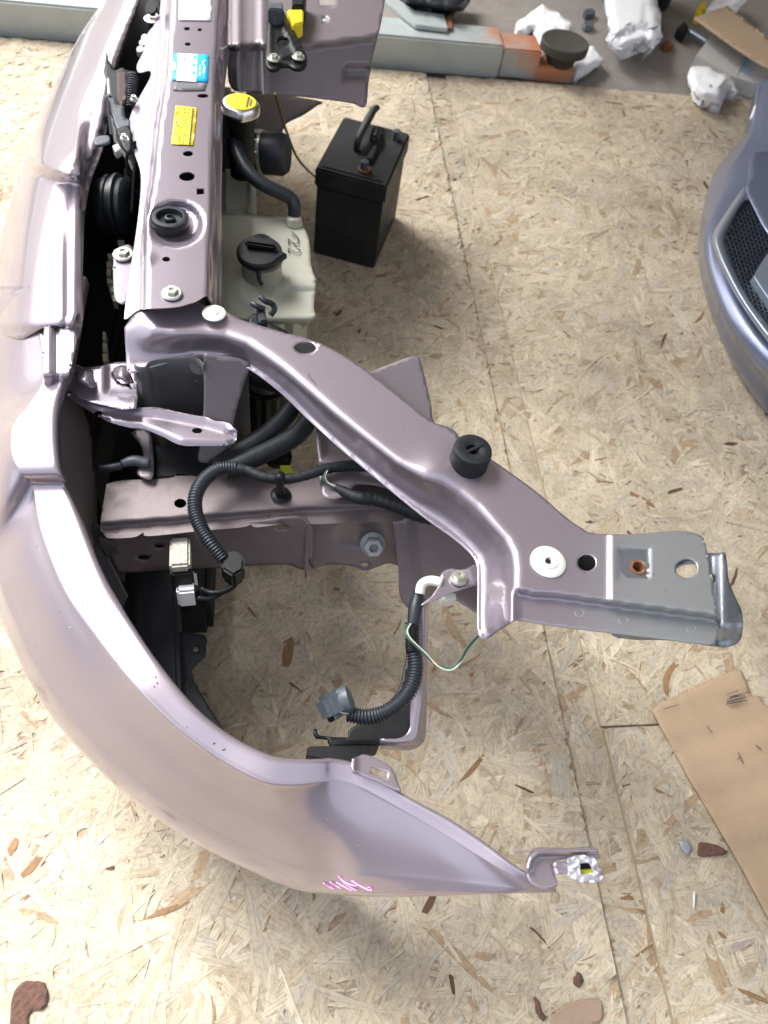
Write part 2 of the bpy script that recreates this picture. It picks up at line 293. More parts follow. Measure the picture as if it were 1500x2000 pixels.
# garage the car nose stands in: roof, walls, open towards -X and -Y
def struct(o): o['kind'] = 'structure'; return o
struct(box('garage_roof', (3.65, 4.35, 2.75), (8.9, 8.3, .1), M['roof'], bevel=0))
struct(box('garage_wall', (3.75, 8.62, 1.3), (9.0, .2, 2.75), M['wall'], bevel=0))
struct(box('garage_wall', (8.2, 4.2, 1.3), (.2, 8.4, 2.75), M['wall'], bevel=0))
struct(box('unseen_dark_wall', (-2, -4.2, 1.4), (14, .25, 2.9), mat('unseen_wall_dark', (.075, .08, .10), .7, var=.1, vs=4), bevel=0))  # added unseen wall; darkens what the bumper flank reflects
STEP_B, STEP_C = .0, .0045
def board(x0, x1, y0, y1, z, n, tint=1.):
    "one sheet of oriented strand board with its pressed strands"
    b = box('board', ((x0+x1)/2, (y0+y1)/2, z-.0085), (x1-x0, y1-y0, .012), M['board'], FLOOR, bevel=.0008, seg=1)
    # strands, only where the camera can come near
    a0, a1, c0, c1 = max(x0, -1.9), min(x1, 2.2), max(y0, -.5), min(y1, 2.4)
    area = (a1-a0)*(c1-c0); n = int(area*n)
    cx = rng.uniform(a0, a1, n); cy = rng.uniform(c0, c1, n)
    ln = np.clip(rng.lognormal(math.log(.070), .5, n), .014, .17); wd = np.clip(rng.lognormal(math.log(.0105), .6, n), .002, .038)
    wd = np.minimum(wd, ln*.4)
    an = np.where(rng.random(n) < .5, rng.normal(.9, .7, n), rng.uniform(0, math.pi, n))
    K = 5; s = np.linspace(-.5, .5, K)
    prof = np.stack([rng.uniform(.25, .9, n), rng.uniform(.8, 1, n), np.ones(n), rng.uniform(.8, 1, n), rng.uniform(.2, .9, n)], 1)
    skew = rng.normal(0, .25, (n, 2)); bend = rng.normal(0, .06, n)
    V = np.zeros((n, K, 2, 3)); UV = np.zeros((n, K, 2, 2))
    zz = z-.0024+.0021*rng.random(n)**.6
    tl = rng.normal(0, .00045, n); tw = rng.normal(0, .00022, n)
    for k in range(K):
        for j, sg in enumerate((-1, 1)):
            lx = s[k]*ln + (skew[:, 0 if k == 0 else 1]*wd*sg if k in (0, K-1) else 0); ly = sg*.5*wd*prof[:, k] + bend*ln*(s[k]**2*4-.5)
            V[:, k, j, 0] = cx+lx*np.cos(an)-ly*np.sin(an); V[:, k, j, 1] = cy+lx*np.sin(an)+ly*np.cos(an)
            V[:, k, j, 2] = zz+tl*s[k]*2+tw*sg-(.0006 if k in (0, K-1) else 0)
            UV[:, k, j, 0] = lx; UV[:, k, j, 1] = ly
    V[..., 0] = np.clip(V[..., 0], x0+.0005, x1-.0005); V[..., 1] = np.clip(V[..., 1], y0+.0005, y1-.0005)
    V[..., 2] = np.minimum(V[..., 2], z+.0004)
    UV += rng.uniform(0, 40, (n, 1, 1, 2))
    # strand colours
    pal = np.array([(.62, .535, .40), (.585, .50, .37), (.65, .57, .44), (.55, .455, .325), (.61, .53, .40), (.46, .34, .22), (.56, .505, .41), (.32, .19, .10), (.14, .08, .045)])
    pr = np.array([.25, .22, .15, .12, .13, .045, .07, .012, .006]); pick = rng.choice(len(pal), n, p=pr/pr.sum())
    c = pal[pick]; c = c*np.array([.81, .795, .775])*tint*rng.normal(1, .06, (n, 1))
    dark = pick >= 7; sh = np.where(dark, .45, 1.)
    ctr = V.mean((1, 2)); ctr = ctr[:, None, None, :]; V[..., :2] = ctr[..., :2]+(V[..., :2]-ctr[..., :2])*sh[:, None, None, None]
    V[dark, :, :, 2] += .0004
    base = np.arange(n)[:, None]*(K*2); q = np.array([[2*k, 2*k+2, 2*k+3, 2*k+1] for k in range(K-1)]).reshape(1, -1)
    f = (base+q).reshape(-1, 4)
    me = bpy.data.meshes.new('strand'); me.vertices.add(n*K*2); me.vertices.foreach_set('co', V.reshape(-1))
    me.loops.add(f.size); me.loops.foreach_set('vertex_index', f.reshape(-1).astype(np.int32)); me.polygons.add(len(f))
    me.polygons.foreach_set('loop_start', np.arange(0, f.size, 4, dtype=np.int32)); me.update(calc_edges=True)
    at = me.attributes.new('tint', 'FLOAT_COLOR', 'POINT'); cc = np.ones((n, K*2, 4)); cc[..., :3] = np.clip(c, .02, .9)[:, None, :]; at.data.foreach_set('color', cc.reshape(-1))
    ul = me.uv_layers.new(name='grain'); ul.data.foreach_set('uv', UV.reshape(-1, 2)[f.reshape(-1)].reshape(-1))
    me.validate()
    o = link('strand', me, M['strand'], b, False); o['kind'] = 'stuff'; return b
DENS = 6500
board(-2.6, .452, -2.0, 2.318, .012, DENS)
board(.513, 3.1, .355, 2.322, .0085, DENS)
board(.515, 3.1, -2.1, .351, .012, DENS)
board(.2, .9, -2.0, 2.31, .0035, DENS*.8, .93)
# loose bark and special strands
def chip(poly, z, m, name, label, cat, t=.0015, bumpy=.001):
    n = np.array([(a+random.uniform(-2.2, 2.2), b+random.uniform(-2.2, 2.2)) for a, b in cr(np.vstack([poly, poly[:1]]), 3)[:-1]])
    o = plate(name, n, lambda p: z+bumpy*np.sin(p[:, 0]*.35)*np.cos(p[:, 1]*.3), None, m, step=6, t=t, curve=0)
    return tag(o, label, cat)

# ------------------------------------------------------------------ car nose
NOSE = empty('car_nose', (0, .7, 0), 'cut off mauve silver front end of a car lying on the chipboard', 'car front end')
# --- lower bumper cover
st = [  # inner lip, crease, silhouette, lip height, silhouette height
 ((165, 540), (60, 560), (-40, 560), 0.455, .25), ((148, 640), (80, 650), (-48, 680), 0.45, .25), ((132, 720), (88, 735), (-52, 780), 0.445, .25), ((117, 755), (62, 785), (-54, 840), 0.45, .25), ((106, 800), (28, 830), (-52, 930), 0.455, .25), ((105, 860), (26, 885), (-45, 1000), 0.455, .25), ((112, 920), (44, 925), (-36, 1060), 0.45, .25), ((124, 950), (66, 952), (-25, 1110), 0.43, .25), ((150, 1010), (84, 1040), (-8, 1180), 0.427, .25), ((190, 1110), (130, 1155), (32, 1272), 0.425, .25), ((240, 1200), (188, 1240), (78, 1360), 0.42, .25), ((303, 1295), (262, 1335), (150, 1456), 0.42, .25), ((378, 1385), (345, 1418), (255, 1556), 0.415, .25), ((450, 1442), (425, 1478), (375, 1640), 0.41, .25), ((528, 1480), (505, 1522), (490, 1698), 0.41, .25), ((585, 1487), (560, 1532), (580, 1735), 0.408, .262), ((627, 1487), (622, 1527), (660, 1744), 0.405, .285), ((650, 1486), (652, 1522), (700, 1746), 0.4, .315), ((705, 1500), (706, 1537), (775, 1747), 0.4, .345), ((790, 1556), (790, 1582), (860, 1746), 0.405, .37), ((875, 1602), (868, 1628), (925, 1744), 0.41, .39), ((945, 1648), (930, 1667), (980, 1742), 0.415, 0.402), ((1000, 1690), (985, 1700), (1020, 1741), 0.42, 0.405), ((1045, 1716), (1030, 1722), (1050, 1741), 0.42, 0.408), ((1088, 1728), (1080, 1732), (1086, 1740), 0.42, 0.41)]
def END(u): return float(1-.97*ss(700, 1060, np.array([u]))[0])    # wheel arch cut rises towards the tip
rows = []
for si, (a, b, c, zl, zs) in enumerate(st):
    kx = float(ss(6, 16, np.array([si]))[0]); zs += .06*(1-kx); cv = lambda p_, q_: p_*(1-kx)+q_*kx
    A, B, Cc = P(*a, zl), P(*b, zl-.004), P(*c, zs); d = (A-Cc); d.z = 0; d.normalize()
    wid = (A-Cc).length
    A2 = P(*a, zl)+d*.003+Vector((0, 0, -.012)); A1 = A+d*.0015+Vector((0, 0, -.002))
    r = [A2, A1, A+(B-A)*.08, A+(B-A)*.5, A+(B-A)*.88, B]
    nb = [st[j][1] for j in range(max(0, si-2), min(len(st), si+3))]; bs_ = (sum(q[0] for q in nb)/len(nb), sum(q[1] for q in nb)/len(nb)) if 11 <= si <= 17 else b
    def mid(f, bulge):      # between crease and silhouette pixelwise, with a convex height
        wq = min(1, f/.3); b_ = (b[0]*(1-wq)+bs_[0]*wq, b[1]*(1-wq)+bs_[1]*wq); u, v = b_[0]+(c[0]-b_[0])*f, b_[1]+(c[1]-b_[1])*f; z = (zl-.004)+(zs-(zl-.004))*bulge; return P(u, v, z)
    r += [mid(.04, cv(.02, .035)), mid(.3, cv(.15, .235)), mid(.55, cv(.33, .44)), mid(.76, cv(.53, .64)), mid(.83, cv(.60, .70)), mid(.92, cv(.77, .82)), mid(1., 1.)]
    zb = .03; tuck = .06*min(1, wid/.12)
    for f_, g_ in ((.12, .10), (.4, .38)):
        e = Cc.copy(); e.z = zs-(zs-zb)*f_*END(c[0]); e += d*tuck*g_; r.append(e)
    e = Cc.copy(); e.z = zs-(zs-zb)*END(c[0]); e += d*tuck; r.append(e)
    rows.append(r)
bump = grid('bumper_cover', rows, M['paint'], NOSE, t=.003, nu=3, nv=5); 
# --- grille panel (upper fascia)
gsil = [(225, -90), (212, -30), (200, 5), (162, 62), (125, 130), (95, 190), (66, 255), (46, 312), (27, 370), (8, 440), (-10, 510), (-24, 580), (-30, 640)]
gout = gsil+[(0, 653), (35, 661), (62, 652), (85, 640), (112, 637), (140, 645), (150, 660), (158, 648), (163, 610), (161, 560), (163, 480), (168, 400), (180, 345), (200, 292), (212, 230), (221, 170), (235, 115), (254, 60), (270, 15), (280, -30), (290, -90)]
gridge = [(290, -90), (280, -30), (264, 15), (246, 60), (224, 115), (208, 170), (198, 230), (183, 285), (160, 340), (152, 400), (149, 480), (148, 560), (148, 610), (140, 645)]
def zg(p):
    d = -sd_poly(p, gsil); d = np.abs(sd_poly(p, gsil)); e = np.abs(sd_poly(p, gridge)); t = d/(d+e+1e-6)
    right = sd_poly(p, gridge) < 0
    z = .30+.17*np.sqrt(np.clip(1-(1-t)**2.2, 0, 1)); 
    z = np.where(right, .47-.010*ss(2, 9, e)*1, z)
    z = z-.004*np.exp(-((e-16)/3.)**2)*(~right)
    # raised shoulder and the scoop below it
    u, v = p[:, 0], p[:, 1]
    edge = 318+ (u-70)*.28+6*np.sin((u-60)/34.); m = ss(45, 80, u)*(1-ss(150, 172, u))
    z = z+.040*m*np.where(v < edge, ss(edge-150, edge-14, v), 1-ss(0, 15, v-edge))*1.0
    # lower dome
    z = z+.006*np.exp(-((u-60)/60)**2-((v-500)/110)**2)
    z = z+.012*np.exp(-((u-215)/40)**2-((v-95)/60)**2)
    z = z-.012*ss(628, 656, v+ (u-60)*.05)
    return z
plate('grille_panel', gout, zg, NOSE, M['paint'], step=6.5, t=.003, curve=3)
# front face below its silhouette, down to the lower grille
rows = []
for (u, v) in gsil:
    a = P(u, v, .30); rows.append([a+Vector((.001, 0, .001)), a+Vector((-.001, 0, -.03)), a+Vector((.01, 0, -.09)), a+Vector((.03, 0, -.14)), a+Vector((.04, 0, -.27))])
grid('front_face', rows, M['paint'], NOSE, t=.003)
# headlight corner plate on the bumper
plate('corner_bracket', [(86, 638), (112, 636), (148, 650), (145, 690), (133, 735), (122, 752), (117, 768), (90, 758), (83, 700)], lambda p: .462-.006*ss(0, 3, -np.abs(p[:, 0]-110)+8)-.02*ss(725, 765, p[:, 1]), NOSE, M['paint'], step=5)
# inner wall of the bumper below the lip
plate('bumper_inner_wall', [(112, 762), (128, 752), (150, 775), (178, 840), (186, 930), (190, 1010), (184, 1062), (172, 1050), (150, 1000), (125, 940), (106, 880), (106, 800)], lambda p: .43-.0016*np.clip(p[:, 0]-106, 0, 99), NOSE, M['under'])
plate('bumper_reinforcement', [(180, 1015), (196, 1030), (215, 1095), (250, 1165), (235, 1195), (205, 1130), (180, 1070)], lambda p: .33-.0008*(p[:, 1]-1015), NOSE, M['darkgrey'], curve=1, step=5)
# --- radiator support
lc = [(342, -260), (333, 0), (325, 150), (309, 250), (300, 350), (291, 400), (284, 470), (281, 640)]
rc = [(436, -260), (431, 0), (424, 100), (418, 250), (412, 450), (403, 640)]
rs_out = [(322, -260), (314, 0), (303, 45), (288, 66), (280, 100), (267, 128), (272, 142), (292, 138), (293, 152), (272, 190), (255, 225), (251, 252), (259, 290), (273, 330), (275, 365), (270, 420), (262, 480), (252, 545), (243, 615), (247, 622), (272, 605), (310, 602), (348, 599), (382, 588), (403, 577), (412, 592), (424, 598), (431, 592), (433, 500), (433, 400), (434, 300), (437, 200), (449, 90), (466, 0), (478, -260)]
DM = (343, 438)
def zr(p):
    a = sd_poly(p, lc); b = sd_poly(p, rc)   # lc: left is positive? resolved below
    u = p[:, 0]; L_ = np.interp(p[:, 1], [q[1] for q in lc], [q[0] for q in lc])-u; R_ = u-np.interp(p[:, 1], [q[1] for q in rc], [q[0] for q in rc])
    z = .520-.026*ss(-4, 9, L_)-.002*ss(12, 60, L_)-.020*ss(-3, 7, R_)-.012*ss(10, 22, R_)
    d = np.hypot((u-DM[0])/57, (p[:, 1]-DM[1])/46); z = z-.013*(1-ss(.72, 1.02, d))
    z = z+.003*(1-ss(.0, 1, np.hypot((u-283)/26, (p[:, 1]-505)/20)))
    return z
holes = [ell(365, 56, 6, 3.4), ell(390, 58, 4.5, 3), ell(366.5, 86, 6, 3.4), ell(396, 187, 11, 4), ell(367, 300, 10, 5.5), ell(365, 344.5, 15.5, 9), [(384, 368), (398, 368), (399, 379), (384, 380)], ell(324.5, 506, 8, 5)]
RS = plate('radiator_support', rs_out, zr, NOSE, M['paint'], holes=holes, step=6, curve=3, crisp=True)
# rubber stop in the dimple
c = P(334, 443, .510)
rb = lathe('rubber_stop', [(.021, 0), (.0235, .003), (.024, .010), (.0225, .0145), (.0185, .016), (.0165, .0155), (.015, .009), (.007, .008), (.0065, .014), (.004, .015), (.0035, .012)], c, M['rubber'], RS, (0, .05, 1))
bolt(336, 574, .5215, .0118, M['zinc'], RS)
bolt(241, 498, .478, .013, M['zinc'], RS)
bolt(300, 38, .49, .016, M['zinc'], RS)
plate('side_lug', [(222, 488), (252, 478), (262, 500), (256, 560), (246, 592), (226, 585), (221, 545)], lambda p: .476, RS, M['paint'], step=6)
# stickers
def sticker(name, poly, m, z=.5215): return plate(name, poly, lambda p: z, RS, m, step=9, t=.0004, curve=0)
def marks(name, segs, m, parent, z=.5222, w=1.):
    V, Fc = [], []
    for (a, b, wd) in segs:
        a, b = np.array(a, float), np.array(b, float); d = b-a; d = d/(np.hypot(*d)+1e-9); n = np.array([-d[1], d[0]])*wd*w/2; s = len(V)
        for q in (a-n, b-n, b+n, a+n): V.append(P(q[0], q[1], z))
        Fc.append((s, s+1, s+2, s+3))
    o_ = link(name, mesh(name, V, Fc), m, parent, False)
    if len(segs) > 1: o_['kind'] = 'stuff'
    return o_
s = sticker('white_label', [(350, -40), (413, -40), (412, 40), (349, 39)], M['whitelab'])
sg = []
for k in range(9):
    x = 356+k*6; y = -36
    while y < 34:
        l = random.uniform(2, 7); y2 = min(y+l, 36)
        if not (y > 8 and k in (3, 4, 5)): sg.append(((x, y), (x, y2), random.uniform(1.0, 2.0)))
        y = y2+random.uniform(1.4, 3.5)
marks('print', sg, M['ink2'], s)
s = sticker('blue_label', [(340.5, 103.5), (408, 106), (406, 160), (336, 156)], M['blue'])
marks('white_field', [((366.5, 104.8), (363.5, 158.4), 39)], M['whitelab'], s, .5221)
sg = [((378+dx-.05*(y-110), y), (378+dx-.05*(y-110), y+6), 5.5) for y, dx in ((109, 3), (124, 2), (139, 2))]
marks('print', sg, M['blue'], s, .5223)
sg = [((361, 112), (360, 119), 4), ((360, 134), (360, 137), 4), ((358, 147), (358, 149), 4), ((352, 130), (351, 152), 1.4), ((353, 107), (353, 114), 2.4), ((371, 118), (370, 130), 1.2)]
marks('print', sg, M['ink2'], s, .5223)
sg = [((401, 117), (394, 123), 2.4), ((394, 123), (401, 129), 1.5), ((399, 131), (398, 143), 4), ((391, 127), (390, 137), 3), ((391, 140), (390, 148), 3), ((341, 122), (340, 137), 5)]
marks('print', sg, M['whitelab'], s, .5223)
plate('grey_scuff', [(340, 160), (404, 162), (400, 176), (372, 177), (338, 176)], lambda p: .5212, RS, M['darkgrey2'], t=.0003, curve=0)
s = sticker('yellow_label', [(343, 206), (384.5, 210), (377.5, 283.5), (334, 281)], M['yellow'])
sg = []
for k in range(6):
    y = 210
    while y < 277:
        l = random.uniform(1.5, 6); x = 348+k*4.4-(y-206)*.105; sg.append(((x, y), (x-.1*l, y+l), random.uniform(1.0, 1.8))); y += l+random.uniform(1, 3)
y = 211
while y < 278:
    l = random.uniform(1.5, 6); x = 377.5-(y-210)*.1; sg.append(((x, y), (x-.1*l, y+l), 3.6)); y += l+random.uniform(.5, 1.2)
marks('print', sg, M['ink'], s)
# --- fender / headlight support beam
bo = [(243, 640), (256, 622), (273, 609), (310, 604), (350, 600), (384, 590), (400, 597), (420, 596), (442, 608), (470, 624), (520, 639), (560, 651), (600, 661), (650, 682), (700, 712), (740, 742), (800, 790), (840, 822), (858, 829), (878, 838), (893, 851), (900, 866), (940, 884), (958, 896), (1000, 925), (1050, 962), (1108, 1012), (1135, 1030), (1160, 1042), (1230, 1043), (1290, 1039), (1320, 1036), (1350, 1040), (1368, 1046), (1378, 1062), (1390, 1130), (1401, 1205), (1402, 1240), (1392, 1256), (1375, 1258), (1300, 1249), (1150, 1231), (1048, 1217), (1010, 1212), (985, 1224), (958, 1244), (946, 1248), (935, 1240), (932, 1200), (933, 1150), (932, 1112), (925, 1090), (905, 1068), (878, 1046), (830, 1012), (780, 972), (720, 922), (660, 872), (600, 817), (560, 777), (515, 740), (470, 712), (430, 699), (380, 697), (330, 708), (290, 719), (252, 727), (246, 690)]
c1 = [(262, 596), (275, 622), (300, 640), (340, 648), (400, 647), (440, 652), (485, 668), (520, 691), (560, 721), (600, 756), (660, 808), (720, 856), (780, 902), (830, 930), (868, 940), (900, 955), (935, 985), (965, 1020), (992, 1050), (1006, 1078), (1010, 1110), (1008, 1160), (1003, 1225)]
lo = [(243, 640), (246, 690), (252, 727)]+[q for q in bo[::-1] if False]
lip = [(252, 727), (290, 719), (330, 708), (380, 697), (430, 699), (470, 712), (515, 740), (560, 777), (600, 817), (660, 872), (720, 922), (780, 972), (830, 1012), (878, 1046), (905, 1068), (925, 1090), (932, 1112), (933, 1150), (932, 1200), (935, 1240), (946, 1248)]
fl = [(1004, 1150), (1040, 1158), (1100, 1163), (1200, 1177), (1300, 1190), (1420, 1206)]
def zb(p):
    d = sd_poly(p, c1); e = np.abs(sd_poly(p, lip)); u, v = p[:, 0], p[:, 1]
    t = np.clip(d/(d+e+1e-6), 0, 1); drop = .052*ss(500, 620, u)+.034*(1-ss(500, 620, u))
    tt = np.clip(t/.86, 0, 1); prof = tt-.10*np.sin(tt*math.pi*2)*.6
    z = .497-drop*prof*ss(-5, 14, d)-.002*ss(-12, 6, d)
    # raised back flange of the beam, boss for the rubber stop, sunk strip along the outer end
    z = z+.006*np.exp(-np.hypot((u-860)/45, (v-905)/32)**2)
    side = ss(1000, 1018, u)
    z = z-.013*ss(-3, 7, sd_poly(p, fl))*side
    z = z+.004*ss(1186, 1194, u)*(1-ss(-2, 5, sd_poly(p, fl)))
    z = z-.006*ss(0, 1, 1-np.abs(np.abs(sd_poly(p, [(1196, 1045), (1196, 1165)])))/400)*0
    z = z+.010*ss(405, 440, u)*(1-ss(440, 520, u))*(1-ss(610, 650, v))*.5
    # pressed square round the rusty weld nut, sanded
    q = np.maximum(np.abs(u-1238)/34, np.abs(v-1100)/33); z = z-.002*(1-ss(.85, 1.0, q))
    return z
BEAM = plate('headlight_support_beam', bo, zb, NOSE, M['two'], holes=[ell(596, 679, 21, 11.5), ell(1146, 1099, 18, 16), ell(1341, 1110, 21.5, 18.5), ell(1247, 1107, 11, 10)], step=5.5, curve=3)
plate('beam_inner_plate', [(430, 640), (520, 665), (600, 672), (660, 705), (760, 780), (860, 850), (960, 920), (1060, 1000), (1140, 1055), (1300, 1062), (1310, 1180), (1190, 1180), (1030, 1160), (985, 1050), (900, 960), (800, 900), (700, 820), (600, 735), (520, 680), (440, 665)], lambda p: .452, BEAM, M['cavity'], step=12)  # backing coloured near-black to give the holes their dark inside
# inner end piece sticking out past the beam
def ze(p): return .478+.010*np.sin(np.clip((p[:, 0]-1392)/50, 0, 1)*math.pi)-.02*ss(1215, 1262, p[:, 1])
plate('inner_end_piece', [(1180, 1070), (1384, 1080), (1414, 1078), (1420, 1100), (1424, 1135), (1436, 1165), (1449, 1195), (1451, 1225), (1447, 1248), (1433, 1261), (1410, 1264), (1370, 1259), (1310, 1251), (1180, 1230)], lambda p: ze(p)-.002, BEAM, M['rawsteel'], step=6, t=.002, holes=[ell(1352, 1130, 40, 30)])
plate('weld_nut_scuff', [(1206, 1068), (1270, 1072), (1268, 1130), (1224, 1128), (1210, 1110)], lambda p: zb(p)+.0003, BEAM, M['rawsteel'], holes=[ell(1247, 1107, 15, 14)], t=0, curve=0, step=6)
lathe('weld_nut', [(.0085, -.012), (.0085, 0.0), (.0082, .0006), (.0062, .0006), (.006, -.0125)], P(1247, 1107, .501)+Vector((0, 0, -.001)), M['rust'], BEAM)
# nylon grommet and clip
gp = [(.0185, 0), (.0185, .0012), (.016, .0032), (.012, .0042), (.0105, .0034), (.0095, .0052), (.0065, .0056), (.0035, .005), (.0025, -.002)]
lathe('nylon_grommet', gp, P(1070, 1098, .4975), M['white'], BEAM)
lathe('grommet_hole', [(.003, 0), (.003, .0005)], P(1070, 1096, .5035), M['cavity'], bpy.data.objects['nylon_grommet'], seg=10)  # black disc laid on top for the darkness of the hole
lathe('nylon_clip', [(.0135, 0), (.0138, .0015), (.012, .003), (.008, .0036), (.0062, .003), (.006, .0045), (.002, .005)], P(418, 613, .5055), M['white'], BEAM)
# black bump stop
bs = P(914, 905, .497)
B1 = lathe('bump_stop', [(.0205, -.003), (.0215, .0), (.0212, .004), (.0216, .005), (.0210, .009), (.0215, .010), (.0215, .0215), (.0205, .0245), (.018, .0255), (.0085, .0250), (.0065, .0235), (.006, .012)], bs, M['rubber'], BEAM, (.02, .03, 1))
box('slot', bs+Vector((0, 0, .0252)), (.030, .0032, .0012), M['cavity'], B1, (0, 0, .5), 0)
# swage ring and paint chips on the beam
def ring(name, u, v, a, z, w_, m, parent): 
    pts = [P(*q, z) for q in ell(u, v, a, a*.78, 16)]; tube(name, pts+[pts[0]], w_, m, parent, n=2, seg=5, cap=False)
ring('spot_weld', 667, 719, 13, .4955, .0006, M['paint'], BEAM)
for (u, v) in ((1132, 1222), (1218, 1212), (1350, 1228)): ring('spot_weld', u, v-25 if u == 1132 else v, 9, zb(np.array([[u, v]]))[0]+.0001, .0005, M['primer'], BEAM)
marks('blue_scuff', [((560, 692), (590, 706), 7), ((588, 705), (620, 722), 9), ((618, 721), (648, 731), 5)], M['rawsteel'], BEAM, .4968)
marks('scratch', [((606, 738), (618, 752), 1.5), ((604, 728), (603, 738), 1)], M['ink'], BEAM, .4975)
for k in range(26):
    u = random.uniform(540, 1360); v = 660+(u-540)*.62+random.uniform(-10, 40) if u < 1000 else random.uniform(1060, 1190)
    if u < 1000 and not (0 < v-(640+(u-540)*.62) < 70): continue
    l = random.uniform(1, 3); marks('paint_chip', [((u, v), (u+l, v+random.uniform(-1, 1)), random.uniform(1, 2))], M['ink2' if k % 3 else 'ink'], BEAM, float(zb(np.array([[u, v]]))[0])+.0012)
# --- upper side bracket from the bumper to the side post
plate('side_bracket', [(130, 768), (150, 772), (205, 790), (268, 796), (305, 795), (340, 803), (385, 812), (402, 814), (420, 822), (440, 824), (456, 834), (463, 848), (458, 864), (440, 870), (395, 871), (352, 869), (318, 853), (280, 838), (252, 835), (210, 823), (172, 800), (140, 782)],
      lambda p: .405+.006*ss(-12, 14, -sd_poly(p, [(140, 776), (200, 797), (260, 806), (300, 808), (345, 815), (400, 826), (440, 838)]))-.006*ss(0, 18, sd_poly(p, [(220, 818), (280, 826), (318, 840), (355, 857), (440, 860)])), NOSE, M['paint'], holes=[ell(192, 807, 9, 5), ell(385, 841, 10, 5.5)], step=3.6, crisp=True)
br = plate('clip_bracket', [(126, 745), (146, 712), (165, 718), (206, 713), (212, 710), (248, 707), (266, 726), (266, 797), (205, 792), (150, 775)], lambda p: .418-.006*ss(204, 212, p[:, 0])*(1-ss(755, 775, p[:, 1]))+.004*ss(765, 790, p[:, 1]), NOSE, M['paint'], holes=[[(218, 730), (229, 748), (256, 758), (250, 740), (224, 722)]], step=5, curve=2)
for (x0, y0) in ((150, 722), (222, 714)):
    grid('spring_tab', [[P(x0, y0+6, .428), P(x0+2, y0+22, .434), P(x0+16, y0+34, .428)], [P(x0+14, y0, .434), P(x0+16, y0+20, .441), P(x0+28, y0+36, .430)], [P(x0+32, y0+2, .428), P(x0+33, y0+18, .434), P(x0+40, y0+34, .424)]], M['paint'], br, t=.0012)
# --- side post of the radiator support (upright channel)
def up(u, v, z0, z1, k=0.):   # point straight below
    p = P(u, v, z0); return Vector((p.x, p.y+k, z1))
def wall(name, tops, zt, zb_, m, parent=NOSE, t=.0015, lean=0.):
    a = [P(u, v, zt) for u, v in tops]; rows = [a, [Vector((q.x, q.y+lean*.5, (zt+zb_)/2)) for q in a], [Vector((q.x, q.y+lean, zb_)) for q in a]]
    return grid(name, rows, m, parent, t=t, nu=2, nv=3)
wall('side_post', [(262, 712), (270, 716), (284, 716), (292, 706), (320, 700), (350, 699), (380, 698), (392, 704), (398, 712), (404, 700), (440, 694), (484, 700)], .468, .30, M['darkgrey'])
plate('post_flange', [(398, 690), (484, 706), (478, 745), (462, 800), (444, 882), (420, 902), (388, 900), (392, 860), (398, 790)], lambda p: .476-.00055*(p[:, 1]-690), NOSE, M['under'], step=8)
plate('post_foot', [(255, 845), (270, 838), (292, 842), (300, 900), (296, 935), (268, 925), (280, 895), (275, 870)], lambda p: .355, NOSE, M['under'])
prism('motor_housing', [(300, 868), (405, 872), (408, 930), (300, 932)], .26, .345, M['black'], NOSE)
c = P(390, 712, .455); lathe('bracket_ring', [(.009, -.002), (.012, -.002), (.012, .003), (.009, .003)], c, M['under'], NOSE, (0, -1, .4)); bolt(386, 733, .43, .010, M['under'], NOSE, (0, -1, .3))
# --- frame rail
def rail(p):
    f = sd_poly(p, [(195, 1024), (400, 1008), (600, 992), (860, 985)]); return .345-.012*ss(-3, 5, f)
plate('frame_rail', [(208, 945), (240, 938), (330, 934), (350, 925), (390, 931), (440, 930), (462, 925), (560, 925), (640, 920), (860, 925), (868, 1012), (770, 1017), (600, 1024), (590, 1019), (560, 1022), (502, 1030), (490, 1025), (470, 1030), (380, 1038), (290, 1047), (280, 1040), (262, 1049), (214, 1051), (203, 1042), (196, 1025)], rail, NOSE, M['rail'], holes=[ell(352, 983, 12, 9)], step=4.5, crisp=True)
for (u, v) in ((226, 1034), (282, 1024), (520, 1005), (580, 1002)): ring('spot_weld', u, v, 7, rail(np.array([[u, v]]))[0]+.0003, .0006, M['under'], NOSE)
RF = plate('rail_side', [(196, 1036), (290, 1038), (480, 1022), (600, 1014), (604, 1110), (560, 1103), (480, 1106), (400, 1110), (330, 1112), (240, 1118), (222, 1100)], lambda p: .335-.0009*(p[:, 1]-1020), NOSE, M['rail'], holes=[ell(311, 1067, 10, 4), ell(280, 1089, 12, 5), ell(552, 1031, 10, 4)], step=8)
plate('rail_end_flange', [(196, 1048), (222, 1062), (246, 1105), (243, 1138), (234, 1135), (205, 1085), (190, 1058)], lambda p: .32-.0012*(p[:, 1]-1048), NOSE, M['darkgrey'], curve=1, step=5)
def zc(p):
    return .325-.0008*(p[:, 1]-1010)-.006*(1-ss(.5, 1, np.hypot((p[:, 0]-700)/52, (p[:, 1]-1045)/34)))
plate('tow_plate', [(601, 1020), (700, 1014), (790, 1010), (800, 1104), (760, 1100), (735, 1108), (712, 1114), (690, 1106), (640, 1102), (606, 1106)], zc, NOSE, M['under'], holes=[ell(712, 1103, 8, 4)], step=6)
grid('divider_flange', [[P(598, 1018, .335), P(596, 1060, .30), P(595, 1128, .25)], [P(604, 1020, .335), P(604, 1062, .30), P(599, 1128, .25)]], M['under'], NOSE, t=.002)
nutc = P(728, 1062, .285); ax = (-.05, -.75, .65)
nn = lathe('flange_nut', [(.0165, 0), (.017, .002), (.013, .005)], nutc-Vector(ax)*-.001, M['primer'], NOSE, ax)
lathe('nut_body', [(.0128, .003), (.0128, .020), (.0115, .0215), (.0068, .0215), (.006, .012)], nutc, M['primer'], nn, ax, seg=6, smooth=False)
